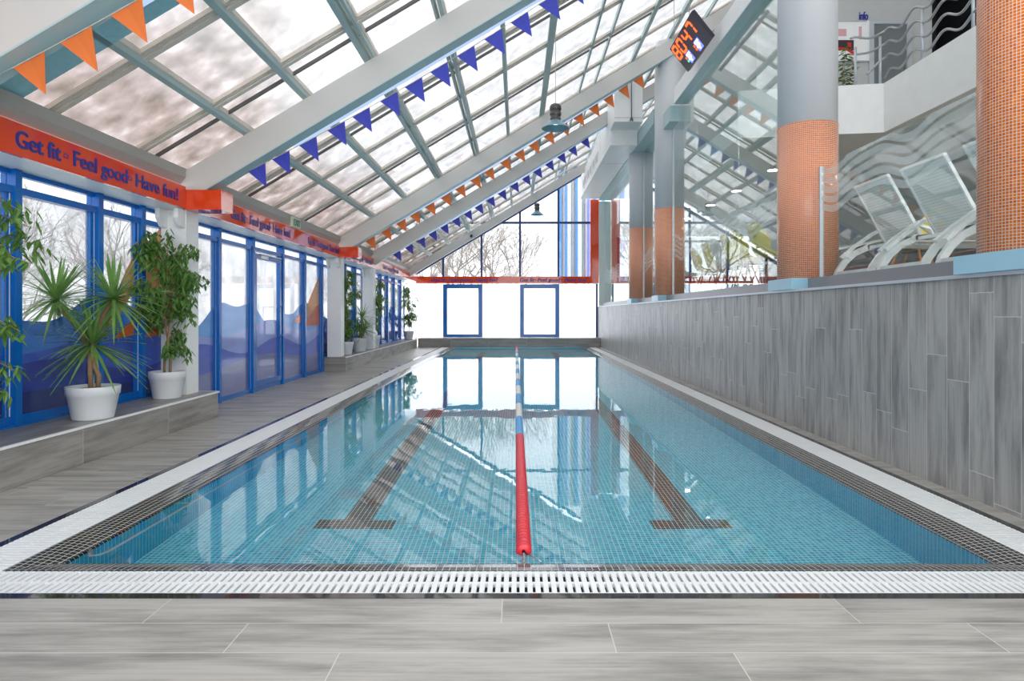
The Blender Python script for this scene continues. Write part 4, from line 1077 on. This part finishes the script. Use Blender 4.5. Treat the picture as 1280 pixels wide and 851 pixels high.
CH = [(3.95, 10.7, 'yellow', 'large yellow shell chair nearest behind the tall glass'), (3.95, 9.9, 'yellow', 'yellow shell chair partly behind the second nearest column'),
      (4.0, 11.35, 'yellow', 'third yellow shell chair behind the tall glass'), (4.0, 12.0, 'shellwhite', 'white shell chair among the yellow ones behind the tall glass'),
      (4.05, 12.7, 'yellow', 'fourth yellow shell chair behind the tall glass'), (4.05, 13.55, 'yellow', 'fifth yellow shell chair, just before the third column'), (3.95, 14.7, 'shellwhite', 'white shell chair beside the third column'),
      (3.95, 16.2, 'yellow', 'yellow shell chair seen between the third and farthest columns'), (4.0, 20.4, 'shellwhite', 'white shell chair at the far end of the upper deck'), (4.0, 21.3, 'yellow', 'yellow shell chair at the far end of the upper deck'),
      (5.25, 8.5, 'yellow', 'yellow shell chair standing behind the first sun lounger')]
for k, (x, y, m_, lab) in enumerate(CH):
    chair(x, y, -PI/2+(.12*math.sin(k*2.1)) if k < 10 else .6, m_, lab)

# ================================================================== OUTSIDE
b = MB(); b.box(-60, 60, -30, 120, -1.1, -1.0, 'snow'); b.build('ground_outside', kind='structure')
def branch(b, p, d, L, r, dep, R):
    q = p+d*L; mid = (p+q)/2+Vector((R.uniform(-1, 1), R.uniform(-1, 1), 0))*L*.05
    b.tube([p, mid, q], [r, r*.85, r*.65], 'treebark', 5 if dep > 2 else 3, cap=False)
    if dep == 0: return
    for _ in range(3 if dep > 1 else 4):
        a = Vector((R.gauss(0, 1), R.gauss(0, 1), R.gauss(0, .6))).normalized(); nd = (d+a*.62+Vector((0, 0, .12))).normalized()
        branch(b, p+(q-p)*R.uniform(.5, 1), nd, L*R.uniform(.62, .85), r*.55, dep-1, R)
TM = []
for k in range(3):
    R = random.Random(40+k); b = MB(); branch(b, Vector((0, 0, 0)), Vector((0, 0, 1)), 2.2, .10, 6, R)
    o = b.build('bare_tree', loc=(0, 0, 0)); TM.append(o.data); bpy.data.objects.remove(o)
TP = [(-11, 10, .85, 'bare tree outside the first window left of the fig'), (-10.5, 19.5, .8, 'bare tree outside between the blue doors and the far ledge'), (-16, 14, 1.2, 'tallest bare tree far behind the near window'), (-3.6, 43, 1.5, 'bare tree farther back in the end window'), (-1, 46, 1.7, 'bare tree at the back right of the end window'), (-4.2, 40, 1.6, 'bare tree at the back left of the end window'), (-2.9, 33, 1.45, 'thick bare tree seen through the left of the end window'), (-.9, 36, 1.35, 'bare tree seen in the middle of the end window'), (.7, 31, .8, 'short bare tree in the right bay of the end window'),
      (-5.6, 35, 1.3, 'bare tree seen low at the left of the end window'), (-9.5, 11.5, .8, 'bare tree outside the near window behind the spiky plant'), (-12, 12.5, .95, 'bare tree farther outside the near window'),
      (-9, 15.0, .85, 'bare tree outside the window left of the first pale post'), (-14, 17, 1.1, 'tall bare tree standing back from the left windows'), (-8, 8.5, .7, 'bare tree outside the leftmost window'), (-13, 22, 1.0, 'bare tree outside beyond the blue doors')]
for k, (x, y, s_, lab) in enumerate(TP):
    o = bpy.data.objects.new('bare_tree', TM[k % 3]); COL.objects.link(o); o.location = (x, y, -1.0); o.rotation_euler = (0, 0, k*1.3); o.scale = (s_, s_, s_)
    tag(o, lab, 'tree', 'bare winter trees')
# building with blue and white cladding beyond the end wall
t = empty('clad_building', (4.2, 36, -1.0)); tag(t, 'building with vertical blue and white cladding beyond the end window', 'building')
b = MB(); b.box(2.3, 9.5, 36, 42, -1.0, 9.6, 'bldwhite'); wpart(b, 'wall', t)
bz = lambda px: (px-646.5)*36/800
for (a, c, m_) in ((698, 702, 'bldblue'), (703, 704, 'bldgrey'), (706, 709, 'bldblue'), (714, 715, 'bldgrey'), (717, 718, 'bldgrey'), (719, 722, 'bldblue'), (727.5, 728.5, 'bldgrey'), (730, 731.5, 'bldgrey'), (734, 737, 'bldviolet'), (741, 745, 'bldblue'), (752, 756, 'bldblue'), (762, 766, 'bldblue'), (774, 780, 'bldblue')):
    b = MB(); b.box(bz(a), bz(c), 35.9, 35.999, -.9, 9.5, m_); wpart(b, 'cladding_strip', t)
